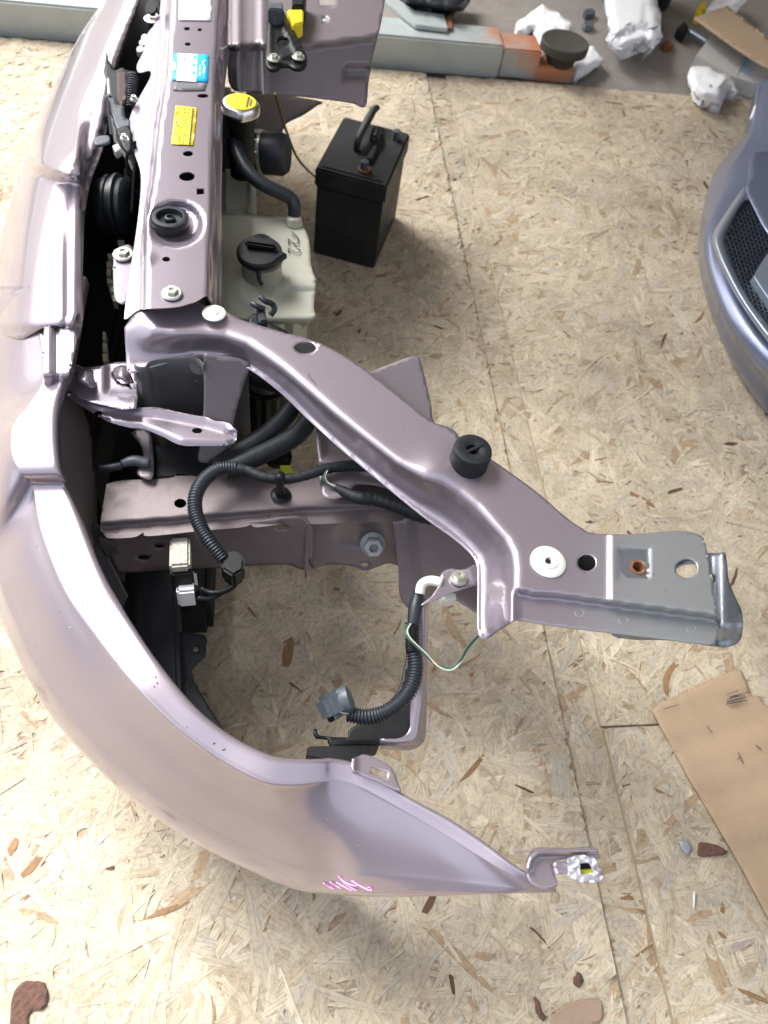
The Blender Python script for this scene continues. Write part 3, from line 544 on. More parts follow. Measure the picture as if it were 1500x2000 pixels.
# --- wheelhouse and apron panels behind the beam
plate('apron_panel', [(614, 790), (640, 765), (700, 760), (800, 800), (860, 870), (900, 930), (900, 1020), (850, 1018), (800, 1012), (770, 960), (700, 945), (680, 965), (650, 975), (628, 962), (622, 900)], lambda p: .372+.012*(1-ss(0, 16, np.abs(sd_poly(p, [(614, 790), (626, 900), (700, 905), (790, 935)]))))+.0*p[:, 0], NOSE, M['under'])
plate('apron_gusset', [(718, 728), (760, 712), (812, 695), (826, 722), (842, 790), (850, 826), (905, 862), (870, 900), (790, 830), (730, 770)], lambda p: .455-.0003*(p[:, 1]-700)+.006*(1-ss(3, 16, np.abs(sd_poly(p, [(720, 735), (845, 850)])))), NOSE, M['under'])
plate('apron_tab', [(850, 826), (880, 836), (896, 852), (902, 880), (860, 870)], lambda p: .482, NOSE, M['paint'], step=6)
def zl(p): return .345-.0006*(p[:, 1]-1010)+.018*ss(-10, 16, sd_poly(p, [(800, 1230), (812, 1130), (806, 1080), (800, 1015)]))*(1-ss(1110, 1180, p[:, 1]))
plate('lower_apron', [(768, 1020), (810, 1010), (860, 1018), (935, 1070), (940, 1190), (900, 1170), (855, 1150), (838, 1180), (825, 1190), (812, 1193), (795, 1186), (780, 1160), (778, 1110)], zl, NOSE, M['under'])
plate('apron_shadow_plate', [(880, 1130), (935, 1140), (938, 1196), (905, 1180), (880, 1160)], lambda p: .27, NOSE, M['under'])
plate('fog_bracket', [(842, 1165), (858, 1140), (862, 1120), (880, 1110), (905, 1112), (940, 1100), (942, 1135), (905, 1150), (880, 1158), (850, 1172), (822, 1182)], lambda p: .43, NOSE, M['paint'], holes=[ell(896, 1134, 5, 3)], step=5)
bolt(896, 1130, .432, .0095, M['zinc'], NOSE, h=.008)
# upright with turned foot
grid('headlight_stay', [[P(813, 1165, .40), P(811, 1260, .36), P(806, 1340, .32), P(801, 1395, .305), P(799, 1425, .30), P(782, 1441, .30), P(742, 1443, .30)], [P(826, 1167, .405), P(826, 1262, .365), P(823, 1340, .325), P(815, 1405, .303), P(810, 1436, .297), P(790, 1451, .297), P(742, 1451, .297)], [P(834, 1168, .38), P(832, 1264, .345), P(831, 1345, .305), P(829, 1420, .283), P(823, 1450, .280), P(795, 1463, .280), P(742, 1459, .280)]], M['paint'], NOSE, t=.004)
plate('headlight_holder', [(796, 1270), (802, 1262), (812, 1300), (808, 1350), (804, 1440), (780, 1450), (700, 1456), (645, 1455), (640, 1442), (617, 1440), (612, 1425), (619, 1424), (624, 1436), (678, 1440), (680, 1428), (702, 1412), (740, 1396), (775, 1350), (786, 1320)], lambda p: .288+.0*p[:, 0], NOSE, M['black'], t=.006, curve=2, step=6)
prism('holder_foot', [(600, 1457), (720, 1455), (724, 1480), (690, 1492), (640, 1486), (598, 1478)], .27, .345, M['black'], NOSE)
prism('holder_rib', [(644, 1446), (742, 1444), (742, 1456), (644, 1457)], .28, .32, M['black'], NOSE)
# --- bumper end details
plate('bumper_tab', [(684, 1500), (690, 1484), (702, 1476), (715, 1474), (740, 1483), (765, 1500), (778, 1530), (782, 1546), (740, 1528), (700, 1512)], lambda p: .412+.006*np.exp(-((p[:, 0]-690)/6)**2), NOSE, M['paint'], holes=[[(725, 1497), (757, 1507), (757, 1521), (724, 1509)]], step=5, t=.003)
def zt(p):
    d = sd_poly(p, [(1034, 1720), (1036, 1686), (1050, 1668), (1080, 1663), (1165, 1663)]); return .425+.010*ss(-2, -7, d)+.010*ss(6, 1, np.abs(d))*0-.004*ss(3, 12, d)
end = plate('fender_clip', [(1026, 1696), (1028, 1675), (1040, 1660), (1056, 1655), (1110, 1656), (1160, 1654), (1170, 1668), (1166, 1680), (1120, 1676), (1084, 1682), (1080, 1694), (1084, 1710), (1088, 1728), (1060, 1736), (1035, 1722)], lambda p: .428+.010*(1-ss(2, 9, np.abs(sd_poly(p, [(1031, 1696), (1036, 1676), (1050, 1664), (1090, 1661), (1164, 1661)])))), NOSE, M['paint'], step=4, t=.003)
plate('clip_tongue', [(1082, 1688), (1086, 1682), (1112, 1681), (1113, 1706), (1086, 1708)], lambda p: .437, end, M['paint'], step=5, curve=0)
plate('torn_tip', [(1108, 1676), (1128, 1670), (1150, 1672), (1165, 1680), (1176, 1706), (1174, 1718), (1160, 1722), (1130, 1721), (1112, 1712)], lambda p: .44+np.array([.008*noise.noise((a*.09, b*.09, 3)) for a, b in p]), end, M['foil'], holes=[[(1132, 1686), (1150, 1684), (1157, 1694), (1158, 1706), (1134, 1708)]], step=3.5, t=.001)
prism('yellow_insert', [(1133, 1698), (1160, 1696), (1160, 1712), (1134, 1712)], .415, .431, M['acid'], end, .001)
prism('black_insert', [(1130, 1682), (1158, 1682), (1158, 1699), (1130, 1700)], .41, .427, M['black'], end, .001)
# handwriting in pink marker on the flank, pixel strokes laid on the cover
def onskin(pts, lift=.0012):
    bpy.context.view_layer.update(); dg = bpy.context.evaluated_depsgraph_get(); out = []
    for (u, v) in pts:
        o_ = Vector((0, 0, H)); d = (P(u, v, 0)-o_).normalized(); hit = S.ray_cast(dg, o_, d)
        p = hit[1] if hit[0] else P(u, v, .12); out.append(p+(hit[2] if hit[0] else Vector((0, 0, 1)))*lift)
    return out
for k_, s_ in enumerate(([(662, 1709), (668, 1716), (680, 1724), (696, 1728), (698, 1724)], [(688, 1718), (700, 1726), (718, 1735), (728, 1737), (722, 1731), (718, 1733)], [(658, 1721), (668, 1727), (680, 1733), (690, 1738)], [(672, 1722), (686, 1731), (699, 1738)], [(645, 1720), (655, 1727), (668, 1734)], [(632, 1722), (642, 1729), (655, 1735)])):
    pass_pts = onskin(s_); tube('pink_writing', pass_pts, .0009, M['pink'], bump, n=3, seg=5, flat=.5)
for (u, v, l, k_) in ((303, 1322, 3, 0), (306, 1333, 4, 0), (302, 1340, 3, 0), (228, 1295, 1.5, 0), (366, 1420, 2, 0), (440, 1462, 7, 0), (420, 1450, 5, 0), (72, 1065, 5, 1), (120, 1190, 6, 1), (150, 1170, 4, 1), (135, 1225, 6, 1), (112, 1085, 2, 0), (160, 1175, 5, 1), (640, 1600, 1.5, 1), (520, 1590, 1.5, 1), (700, 1650, 1.5, 1), (465, 1700, 5, 0)):
    a_ = random.uniform(0, 3.1); q = onskin([(u, v), (u+l*math.cos(a_)*.5, v+l*math.sin(a_)*.5), (u+l*math.cos(a_+.5), v+l*math.sin(a_+.5))], .0001)
    tube('scuff', q, .0007, M['ink' if k_ == 0 else 'ink2'], bump, n=2, seg=5, flat=.3)
# ------------------------------------------------------------------ dark front cavity: radiator, core, horn, latch
def vwall(name, a, b, z1, z0, m, parent=NOSE, t=.03):
    A, B = P(*a, z1), P(*b, z1); d = (B-A); L_ = d.length; an = math.atan2(d.y, d.x)
    return box(name, ((A.x+B.x)/2, (A.y+B.y)/2, (z0+z1)/2), (L_, t, z1-z0), m, parent, (0, 0, an), .003)
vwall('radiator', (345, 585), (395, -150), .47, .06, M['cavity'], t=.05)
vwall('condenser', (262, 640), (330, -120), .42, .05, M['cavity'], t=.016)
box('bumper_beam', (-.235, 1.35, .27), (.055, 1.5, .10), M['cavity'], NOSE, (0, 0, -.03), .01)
box('lower_blackout', (-.20, 1.25, .06), (.22, 1.45, .10), M['cavity'], NOSE, (0, 0, 0), .01)  # added black block hiding the floor so the gap reads dark
# horn: stacked discs
c = P(225, 405, .40)
hn = lathe('horn', [(.020, -.020), (.040, -.018), (.044, -.010), (.046, -.008), (.046, -.003), (.043, -.001), (.043, .004), (.048, .006), (.048, .010), (.042, .013), (.041, .018), (.043, .020), (.038, .026), (.02, .03)], c, M['hose'], NOSE, (1, -.12, .12), seg=36)
# hood latch
LT = P(240, 230, .50)
plate('gap_blackout', [(262, -120), (240, 60), (205, 170), (170, 300), (140, 400), (130, 520), (125, 640), (118, 700), (130, 760), (190, 800), (300, 800), (300, 640), (300, 300), (345, -120)], lambda p: .30, NOSE, M['cavity'], t=.004, step=20, curve=0)  # added black sheet; the front gap's darkness is put into its colour
for (u, v, a_, b_) in ((247, 345, 5, 17), (216, 500, 6, 6), (213, 515, 6, 6), (212, 531, 5, 7), (214, 548, 6, 6), (219, 564, 6, 7), (224, 582, 5, 8), (236, 474, 7, 6), (203, 655, 4, 9), (204, 676, 5, 9), (205, 698, 5, 9)):
    prism('floor_glimpse', [(u-a_+random.uniform(-1, 2), v-b_), (u+a_, v-b_+random.uniform(0, 4)), (u+a_-1, v+b_), (u-a_+1, v+b_-random.uniform(0, 4))], .36, .375, M['litfloor'], NOSE, .001)  # pale blocks coloured as the lit floor showing through the gap
lat = plate('hood_latch', [(208, 100), (212, 118), (224, 138), (238, 132), (250, 138), (266, 140), (270, 160), (262, 180), (258, 205), (252, 225), (262, 250), (258, 290), (268, 320), (262, 345), (252, 320), (238, 300), (222, 275), (215, 230), (205, 188), (210, 170), (203, 140)], lambda p: .49-.0001*(p[:, 1]-100), NOSE, M['black'], t=.004, curve=1, step=6)
plate('latch_lever', [(205, 186), (222, 188), (228, 205), (240, 206), (243, 230), (254, 235), (254, 252), (238, 262), (228, 250), (218, 226), (210, 215)], lambda p: .503, lat, M['conn'], step=5, t=.003, curve=1)
plate('release_tab', [(184, 272), (192, 266), (212, 265), (213, 278), (194, 283), (185, 281)], lambda p: .51, lat, M['conn'], step=4, t=.003)
plate('latch_arm', [(228, 252), (252, 246), (258, 280), (252, 300), (238, 282)], lambda p: .507-.0002*(p[:, 1]-250), lat, M['black'], step=5, t=.003)
prism('latch_nut', [(219, 284), (230, 279), (236, 290), (226, 296)], .498, .51, M['zinc'], lat, .001)
sp = [];
for k in range(14*8+1):
    a = k/8*2*math.pi; b0 = P(259, 152, .494); b1 = P(254, 218, .486); t_ = k/(14*8); q = b0+(b1-b0)*t_; d = (b1-b0).normalized(); s1 = d.cross(Vector((0, 0, 1))).normalized(); s2 = s1.cross(d); sp.append(q+(s1*math.cos(a)+s2*math.sin(a))*.0085)
tube('latch_spring', sp, .0015, M['hose'], lat, n=1, seg=5)
tube('latch_cable', [P(262, 275, .50), P(264, 310, .48), P(262, 350, .46), P(258, 420, .42)], .003, M['black'], lat)
tube('latch_cable', [P(247, 300, .49), P(250, 340, .46), P(257, 345, .44), P(258, 400, .40)], .002, M['rubber'], lat)
plate('latch_striker', [(228, 142), (246, 140), (248, 170), (244, 200), (236, 208), (228, 190)], lambda p: .497, lat, mat('rusty_latch', (.05, .03, .025), .6, .3, 0, var=.5, vs=200), step=5, t=.004, curve=1)
prism('latch_slot', [(206, 188), (211, 188), (219, 262), (214, 262)], .503, .509, M['cavity'], lat, 0)
bolt(243, 272, .512, .006, M['zinc'], lat); bolt(262, 196, .498, .006, M['zinc'], lat)
tube('latch_rod', [P(212, 156, .502), P(214, 186, .505)], .0028, M['zinc'], lat)
for (u, v) in ((279, 82), (283, 72), (274, 95)): prism('latch_fixing', ell(u, v, 8, 7, 8), .475, .485, M['zinc'], NOSE, .001)
prism('latch_fixing', ell(296, 12, 14, 16, 8), .44, .50, M['black'], NOSE, .003)
# the lit floor glimpsed through the gap is built as pale blocks above
# bracket arms and white washer tube near the bumper reinforcement
tube('washer_nozzle', [P(238, 906, .36), P(262, 900, .362), P(292, 905, .362)], [.005, .007, .006], M['conn'], NOSE)
tube('washer_nozzle', [P(195, 914, .358), P(218, 913, .36), P(238, 909, .36)], [.004, .005, .005], M['hose'], NOSE)
# splash shield, dark, low down
plate('splash_shield', [(205, 1105), (310, 1108), (318, 1170), (332, 1222), (340, 1232), (400, 1240), (402, 1262), (400, 1282), (372, 1312), (390, 1350), (440, 1430), (470, 1475), (330, 1400), (240, 1300), (190, 1180)], lambda p: .13+.006*ss(0, 6, np.abs(sd_poly(p, [(320, 1240), (355, 1300), (380, 1340)]))), NOSE, M['shield'], holes=[ell(382, 1268, 6, 6)], t=.003, curve=2)
box('lower_crossmember', (-.17, .60, .12), (.06, .5, .08), M['shield'], NOSE, (0, 0, .1), .006)
# --- relays wrapped in foam
box('foam_relay', P(353, 1092, .31), (.024, .05, .03), mat('speckled_foam', (.52, .49, .42), .8, 0, 0, var=.2, vs=300, dirt=.9, dcol=(.10, .06, .03), ds=260), NOSE, (-.25, 0, .08), .003)
box('foam_relay', P(366, 1150, .285), (.024, .034, .03), M['paper'], NOSE, (-.2, 0, .08), .003)
box('foam_strap', P(357, 1132, .304), (.0262, .010, .033), M['black'], NOSE, (-.25, 0, .08), .002)
box('foam_strap', P(370, 1164, .285), (.0262, .009, .033), M['black'], NOSE, (-.2, 0, .08), .002)
# --- hoses and wiring
def TP(*q): return [P(*x) for x in q]
tube('radiator_hose', TP((605, 740, .40), (578, 785, .39), (545, 828, .38), (480, 876, .37), (420, 915, .365)), .0125, M['rubber'], NOSE)
tube('radiator_hose', TP((640, 760, .40), (612, 800, .39), (585, 845, .385), (530, 878, .38), (470, 905, .375), (440, 920, .37)), .0125, M['rubber'], NOSE)
prism('hose_clamp', [(520, 860), (552, 852), (572, 885), (566, 905), (530, 905), (510, 882)], .33, .345, M['black'], NOSE, .003)
prism('yellow_tag', [(546, 908), (568, 908), (574, 922), (552, 926)], .335, .345, M['acid'], NOSE, .001)
HZ = .385
tube('wiring_harness', TP((905, 930, .40), (850, 915, HZ), (790, 908, HZ), (730, 910, HZ), (680, 910, HZ), (640, 915, HZ), (600, 928, HZ), (560, 936, HZ), (515, 932, HZ), (480, 918, HZ), (445, 916, HZ)), [.008, .008, .0075, .0075, .007, .0065, .006, .006, .0065, .0065, .007], M['rubber'], NOSE, rib=.02, ribs=30)
tube('corrugated_conduit', TP((462, 914, HZ), (430, 916, HZ), (402, 934, HZ), (384, 962, HZ), (381, 995, .38), (392, 1030, .375), (412, 1062, .37), (436, 1092, .36)), .0082, M['hose'], NOSE, rib=.09, ribs=46, seg=14)
grid_c = prism('harness_connector', [(430, 1080), (462, 1072), (478, 1090), (476, 1112), (455, 1125), (432, 1110)], .335, .365, M['black'], NOSE, .003)
tube('connector_lead', TP((452, 1112, .34), (462, 1135, .32), (445, 1152, .31), (415, 1158, .30), (392, 1150, .30)), .0035, M['black'], NOSE)
tube('connector_lead', TP((455, 1120, .34), (450, 1142, .31), (420, 1166, .29), (385, 1168, .29)), .003, M['hose'], NOSE)
tube('cable_clip', TP((547, 928, .40), (547, 950, .375), (547, 962, .355)), [.006, .005, .007], M['black'], NOSE)
lathe('clip_base', [(.012, 0), (.013, .002), (.010, .004), (.006, .005), (.005, .009)], P(548, 968, .346), M['black'], NOSE)
tube('wiring_harness', TP((860, 1010, .395), (820, 1003, .39), (780, 988, .385), (735, 975, .38), (700, 972, .38), (668, 958, .375), (652, 948, .375)), [.011, .011, .010, .009, .008, .006, .003], M['rubber'], NOSE, rib=.025, ribs=16)
tube('cream_wire', TP((656, 950, .378), (640, 942, .38), (635, 930, .385), (640, 918, .388)), .0011, M['whitewire'], NOSE, seg=6)
tube('cream_wire', TP((660, 953, .376), (644, 950, .378), (632, 936, .384), (636, 920, .388)), .0010, M['greenwire'], NOSE, seg=6)
tube('ground_wire', TP((632, 945, .35), (628, 962, .348), (645, 970, .348), (665, 965, .35), (690, 960, .36)), .0006, M['hose'], NOSE, seg=5)
# sensor lead in corrugated conduit
tube('corrugated_conduit', TP((806, 1215, .40), (806, 1260, .39), (812, 1300, .385), (806, 1335, .38), (785, 1368, .375), (750, 1392, .37), (715, 1400, .37), (678, 1394, .37)), .0078, M['hose'], NOSE, rib=.11, ribs=44, seg=14)
tube('tape_wrap', TP((818, 1158, .41), (812, 1185, .408), (806, 1222, .402)), [.006, .0078, .006], M['hose'], NOSE)
tube('tape_wrap', TP((806, 1225, .402), (803, 1250, .396), (805, 1272, .39)), [.0055, .006, .007], M['black'], NOSE)
sc = box('sensor_connector', P(655, 1375, .375), (.032, .028, .028), M['conn'], NOSE, (.3, .2, .5), .005)
lathe('connector_collar', [(.013, 0), (.015, .003), (.015, .012), (.012, .014)], P(662, 1372, .375), M['conn'], sc, (.9, .2, .3))
box('connector_latch', P(650, 1396, .375), (.012, .012, .012), M['black'], sc, (.3, .2, .5), .002)
tube('cream_wire', TP((655, 1385, .386), (668, 1392, .383), (680, 1394, .378)), .0010, M['whitewire'], NOSE, seg=6)
tube('drain_tube', TP((820, 1160, .415), (824, 1142, .42), (840, 1134, .425), (864, 1138, .43)), .0055, M['white'], NOSE)
prism('white_clip', [(862, 1158), (890, 1158), (892, 1170), (866, 1172)], .40, .415, M['white'], NOSE, .001)
for dx, m_ in ((0, 'greenwire'), (2.5, 'whitewire'), (-2, 'greenwire')):
    tube('sensor_wire', TP((800+dx, 1218, .408), (793+dx, 1232, .41), (800+dx, 1248, .41), (828+dx, 1275, .405), (855+dx, 1300+dx, .40), (880+dx, 1306+dx, .40), (900+dx, 1290, .405), (915+dx, 1265, .42), (936+dx, 1240, .44)), .0011, M[m_], NOSE, seg=6)
# ------------------------------------------------------------------ radiator cap, hose, tank, fan motor
c = P(470, 212, .495)
CAPN = lathe('radiator_neck', [(.020, -.11), (.020, -.03), (.024, -.02), (.024, -.002)], c, M['black'], NOSE)
cap = lathe('radiator_cap', [(.026, -.006), (.0295, -.004), (.0295, .004), (.0265, .0095), (.0235, .0105)], c, M['chrome'], NOSE, (.02, .02, 1), seg=64, fn=lambda a: 1+.13*math.exp(-((a-4.75)/.28)**2)+.16*math.exp(-((a-1.55)/.25)**2))
lathe('cap_label', [(.0232, .0104), (.0232, .0112), (.0228, .0113)], c, M['yellow'], cap, (.02, .02, 1), seg=40)
V, Fc = [], []
def capmark(x0, y0, w_, h_, ang=-.1):
    s_ = len(V); ca, sa = math.cos(ang), math.sin(ang)
    for (x, y) in ((x0, y0), (x0+w_, y0), (x0+w_, y0+h_), (x0, y0+h_)): V.append(c+Vector((x*ca-y*sa, x*sa+y*ca, .01165)))
    Fc.append((s_, s_+1, s_+2, s_+3))
for k in range(7):
    x = -.017+k*.0034; hh = math.sqrt(max(0, .0205**2-x*x)); y = -hh
    while y < hh-.002:
        l = random.uniform(.001, .003); capmark(x, y, .0007, l); y += l+random.uniform(.0008, .0015)
for k in range(7):
    x = .0095; y = -.016+k*.0045; capmark(x, y, .0035, .0036)
for k in range(4): capmark(.0145, -.010+k*.005, .003, .0035)
link('cap_print', mesh('cap_print', V, Fc), M['ink'], cap, False)
tube('overflow_hose', TP((462, 236, .455), (460, 258, .45), (462, 290, .445), (480, 330, .435), (510, 358, .425), (545, 375, .415), (568, 388, .405), (575, 405, .395), (574, 428, .375)), [.0105, .0105, .0108, .0108, .0108, .0108, .0105, .0105, .0105], M['hose'], NOSE, n=8, seg=18)
# cream expansion tank
def ztk(p):
    u, v = p[:, 0], p[:, 1]; z = .375-.00002*(v-400)
    z = z-.045*ss(.75, 1.15, np.maximum(0, (v-560)/80.))
    z = z+.006*(1-ss(3, 8, np.abs(v-545)))*ss(545, 560, u)*(1-ss(-2, 2, np.abs(v-545)-5)) + .005*(1-ss(3, 9, np.abs(v-558)))*ss(545, 560, u)
    d = np.hypot((u-505)/60, (v-560)/60); z = z+.008*(1-ss(.5, 1., d))
    return z
TK = plate('expansion_tank', [(425, 425), (440, 416), (500, 420), (556, 424), (572, 430), (590, 440), (603, 468), (608, 520), (617, 545), (616, 560), (613, 600), (616, 615), (606, 630), (590, 640), (540, 632), (500, 626), (425, 600)], ztk, NOSE, M['tank'], step=6, t=.004)
prism('tank_body', [(428, 440), (560, 440), (596, 462), (604, 610), (560, 630), (430, 600)], .16, .368, M['tank'], TK, .012, at=.368, taper=.92)
tube('tank_spout', TP((574, 440, .372), (574, 424, .385)), [.014, .012], M['tank'], TK)
lathe('filler_neck', [(.030, -.03), (.029, .018), (.031, .022)], P(512, 530, .385), M['tank'], TK, (-.03, -.02, 1))
tc_ = P(507, 496, .42)
tcap = lathe('tank_cap', [(.030, -.004), (.0325, -.002), (.0325, .005), (.030, .0075), (.016, .0085), (.015, .0085)], tc_, M['black'], NOSE, (-.05, -.05, 1), seg=40, fn=lambda a: 1+.16*math.exp(-((a-1.5)/.35)**2)+.22*math.exp(-((a-6.1)/.16)**2))
box('cap_grip', tc_+Vector((.002, .002, .014)), (.045, .010, .010), M['black'], tcap, (0, 0, -.15), .003)
tube('cap_strap', TP((505, 520, .415), (506, 545, .40), (512, 556, .39)), [.004, .003, .003], M['rubber'], tcap, flat=.5)
# black marker on the tank
def zmk(u, v): return float(ztk(np.array([[u, v]]))[0])+.0035
for s_ in ([(563, 466), (564, 478)], [(563, 466), (572, 474), (580, 481)], [(563, 484), (564, 494)], [(563, 484), (574, 491), (582, 494), (586, 488), (580, 485)], [(572, 474), (582, 476)], [(570, 460), (582, 464), (582, 476)], [(569, 452), (576, 458), (581, 462)]):
    tube('marker_writing', [P(u, v, zmk(u, v)) for u, v in s_], .0009, M['ink'], TK, n=2, seg=5, flat=.5)
# pale ducting below the cap and the fan motor
prism('radiator_end_tank', [(434, 325), (497, 330), (497, 410), (434, 412)], .22, .36, M['tank'], NOSE, .006)
prism('end_tank_rib', [(484, 330), (499, 330), (499, 412), (484, 412)], .22, .367, M['tank'], NOSE, .004)
mc = P(530, 300, .34)
ml = lathe('inlet_hose', [(.034, -.075), (.034, -.02), (.036, -.012), (.036, .022), (.030, .030), (.015, .032)], mc, M['hose'], NOSE, (1, -.25, .15), seg=32)
lathe('hose_clamp_band', [(.0365, -.020), (.038, -.019), (.038, -.014), (.0365, -.0135)], mc, M['zinc'], ml, (1, -.25, .15))
lathe('hose_clamp_band', [(.0345, -.048), (.036, -.047), (.036, -.042), (.0345, -.0415)], mc, M['zinc'], ml, (1, -.25, .15))
for k in range(5):
    a = -1.2+k*.55; ax_ = Vector((1, -.25, .15)).normalized(); s1 = ax_.cross(Vector((0, 0, 1))).normalized(); s2 = s1.cross(ax_).normalized()
    q = mc+(s2*math.cos(a)+s1*math.sin(a))*.037; tube('clamp_strut', [q-ax_*.045, q-ax_*.016], .0022, M['zinc'], ml, seg=6, n=1)
# wiring bits on the tank side
lathe('black_pipe_stub', [(.012, 0), (.012, .03)], P(458, 300, .38), M['black'], NOSE)
plate('harness_holder', [(485, 622), (495, 612), (510, 614), (525, 630), (548, 640), (562, 652), (520, 645), (490, 634)], lambda p: .470, NOSE, M['black'], t=.008, step=6)
hh = prism('holder_clip', [(500, 600), (516, 598), (522, 625), (506, 630)], .45, .50, M['hose'], NOSE, .002)
tube('clip_finger', TP((492, 592, .505), (502, 598, .505), (516, 604, .50)), .0035, M['hose'], hh)
tube('clip_finger', TP((508, 580, .51), (518, 588, .508), (532, 594, .50), (536, 605, .495), (528, 616, .49)), .0035, M['hose'], hh)
# pump and hoses seen below the beam
prism('washer_pump', ell(520, 745, 48, 34, 14), .20, .34, M['black'], NOSE, .01)
tube('dark_hose', TP((470, 720, .42), (510, 735, .41), (560, 750, .40), (600, 775, .39)), .016, M['black'], NOSE)
# ------------------------------------------------------------------ far side of the nose
def zfar(p):
    u, v = p[:, 0], p[:, 1]; rd = sd_poly(p, [(470, 90), (510, 88), (512, 92), (600, 90), (740, 72)])
    z = .50-.0006*np.clip(rd, 0, 200)-.010*ss(-3, 6, rd)
    z = z+.006*(1-ss(2, 7, np.abs(u-467)))+.006*(1-ss(2, 7, np.abs(u-512)))*(v < 185)
    z = z-.008*(1-ss(.8, 1, np.maximum(np.abs(u-698)/28, np.abs(v-142)/14)))
    return z
FAR = plate('far_apron', [(448, -60), (760, -60), (752, 0), (742, 55), (728, 110), (720, 160), (714, 208), (690, 202), (650, 196), (600, 190), (540, 186), (480, 180), (452, 172), (444, 120)], zfar, NOSE, M['under'], holes=[[(622, -20), (655, -20), (655, 10), (625, 10)], ell(634, 38, 5, 4)], step=7)
prism('apron_seam', [(509, 90), (513, 90), (516, 184), (512, 184)], .485, .492, M['ink'], FAR, 0)
plate('apron_lower_wing', [(480, 176), (620, 196), (618, 206), (590, 225), (560, 240), (545, 262), (500, 262), (490, 230)], lambda p: .34, NOSE, M['under'])
BKT = plate('black_bracket', [(524, 12), (548, 12), (558, 30), (575, 60), (592, 95), (600, 112), (597, 128), (585, 134), (572, 132), (565, 127), (548, 128), (543, 134), (530, 135), (520, 126), (519, 110), (521, 60)], lambda p: .525+.004*(1-ss(2, 6, np.abs(sd_poly(p, [(528, 30), (528, 105), (585, 112), (545, 30)])))), NOSE, M['black'], holes=[ell(553, 82, 10, 10)], t=.005, curve=2, step=5)
bolt(535, 116, .529, .010, M['zinc'], BKT); bolt(583, 113, .529, .010, M['zinc'], BKT)
prism('bracket_clip', [(525, 4), (553, 4), (553, 18), (524, 16)], .52, .55, M['conn'], BKT, .002)
prism('yellow_tape', [(560, 18), (592, 18), (592, 42), (572, 48)], .51, .535, M['yellow'], NOSE, .002)
prism('far_fitting', [(573, -30), (600, -30), (594, 10), (570, 10)], .50, .54, M['black'], NOSE, .003)
tube('brown_tube', TP((538, 184, .48), (548, 220, .42), (560, 258, .33), (582, 310, .2), (615, 345, .08), (625, 350, .03)), .0026, M['brownwire'], NOSE, seg=8)
# ------------------------------------------------------------------ car battery
b0, b1, b2 = P(608, 490, 0.012), P(720, 520, .012), P(776, 428, .012)
ctr = (b0+b2)/2; ux = (b1-b0).normalized(); ang = math.atan2(ux.y, ux.x)
BAT = empty('car_battery', (ctr.x, ctr.y, .012), 'dusty black car battery standing upright behind the cream tank', 'battery')
W_, L_ = (b1-b0).length*1.10, (b2-b1).length*1.08
RB = Matrix.Rotation(ang, 4, 'Z')
def bb(name, x, y, z, sx, sy, sz, m=None, par=None, bv=.003, rz=0.): 
    q = RB @ Vector((x, y, 0)); return box(name, (ctr.x+q.x, ctr.y+q.y, .012+z), (sx, sy, sz), m or M['bat'], par or BAT, (0, 0, ang+rz), bv)
bb('case', 0, 0, .085, W_-.006, L_-.006, .17)
bb('lid', 0, 0, .190, W_+.003, L_+.003, .042, bv=.004)
bb('rim', 0, -L_*.44, .203, W_-.02, .006, .02, bv=.001)
bb('handle', .02, .01, .2175, .014, L_*.52, .010, bv=.003, rz=.02)
tube('carry_strap', [P(696, 292, .225), P(700, 270, .245), P(714, 243, .256), P(729, 216, .254), P(736, 212, .25)], [.007, .0075, .0085, .008, .006], M['bat'], BAT, flat=1.5, seg=8)
hd = bb('handle_arm', .012, L_*.18, .226, .018, .05, .024, bv=.006, rz=.1)
for (x, y) in ((W_*.12, -L_*.33), (W_*.35, L_*.33)):
    q = RB @ Vector((x, y, 0)); lathe('terminal', [(.009, 0), (.0085, .018), (.007, .0195)], (ctr.x+q.x, ctr.y+q.y, .212+.012), M['conn'], BAT)
q = RB @ Vector((W_*.12, -L_*.33, 0)); lathe('corroded_washer', [(.013, 0), (.014, .003), (.010, .004)], (ctr.x+q.x, ctr.y+q.y, .2115+.012), M['rust'], BAT)
# ------------------------------------------------------------------ lift arm behind
LA = empty('lift_arm', (0, 2.38, 0), 'long grey steel lift arm with worn orange paint at its tip', 'lift arm')
lift = M['liftgrey'].copy(); lift.name = 'grey_and_orange_paint'; N = lift.node_tree.nodes; Lk = lift.node_tree.links; bsd = N['Principled BSDF']; src = bsd.inputs['Base Color'].links[0].from_socket
g = N.new('ShaderNodeNewGeometry'); sx = N.new('ShaderNodeSeparateXYZ'); Lk.new(g.outputs['Position'], sx.inputs[0]); nz_ = N.new('ShaderNodeTexNoise'); nz_.inputs['Scale'].default_value = 9; nz_.inputs['Detail'].default_value = 7; Lk.new(g.outputs['Position'], nz_.inputs['Vector'])
a1 = N.new('ShaderNodeMath'); a1.operation = 'MULTIPLY_ADD'; a1.inputs[1].default_value = .55; Lk.new(nz_.outputs['Fac'], a1.inputs[0]); Lk.new(sx.outputs['X'], a1.inputs[2])
a2 = N.new('ShaderNodeMath'); a2.operation = 'MULTIPLY_ADD'; a2.inputs[1].default_value = 2.2; Lk.new(sx.outputs['Z'], a2.inputs[0]); Lk.new(a1.outputs[0], a2.inputs[2])
mr = N.new('ShaderNodeMapRange'); mr.inputs[1].default_value = 1.04; mr.inputs[2].default_value = 1.22; mr.inputs[4].default_value = .85; Lk.new(a2.outputs[0], mr.inputs[0])
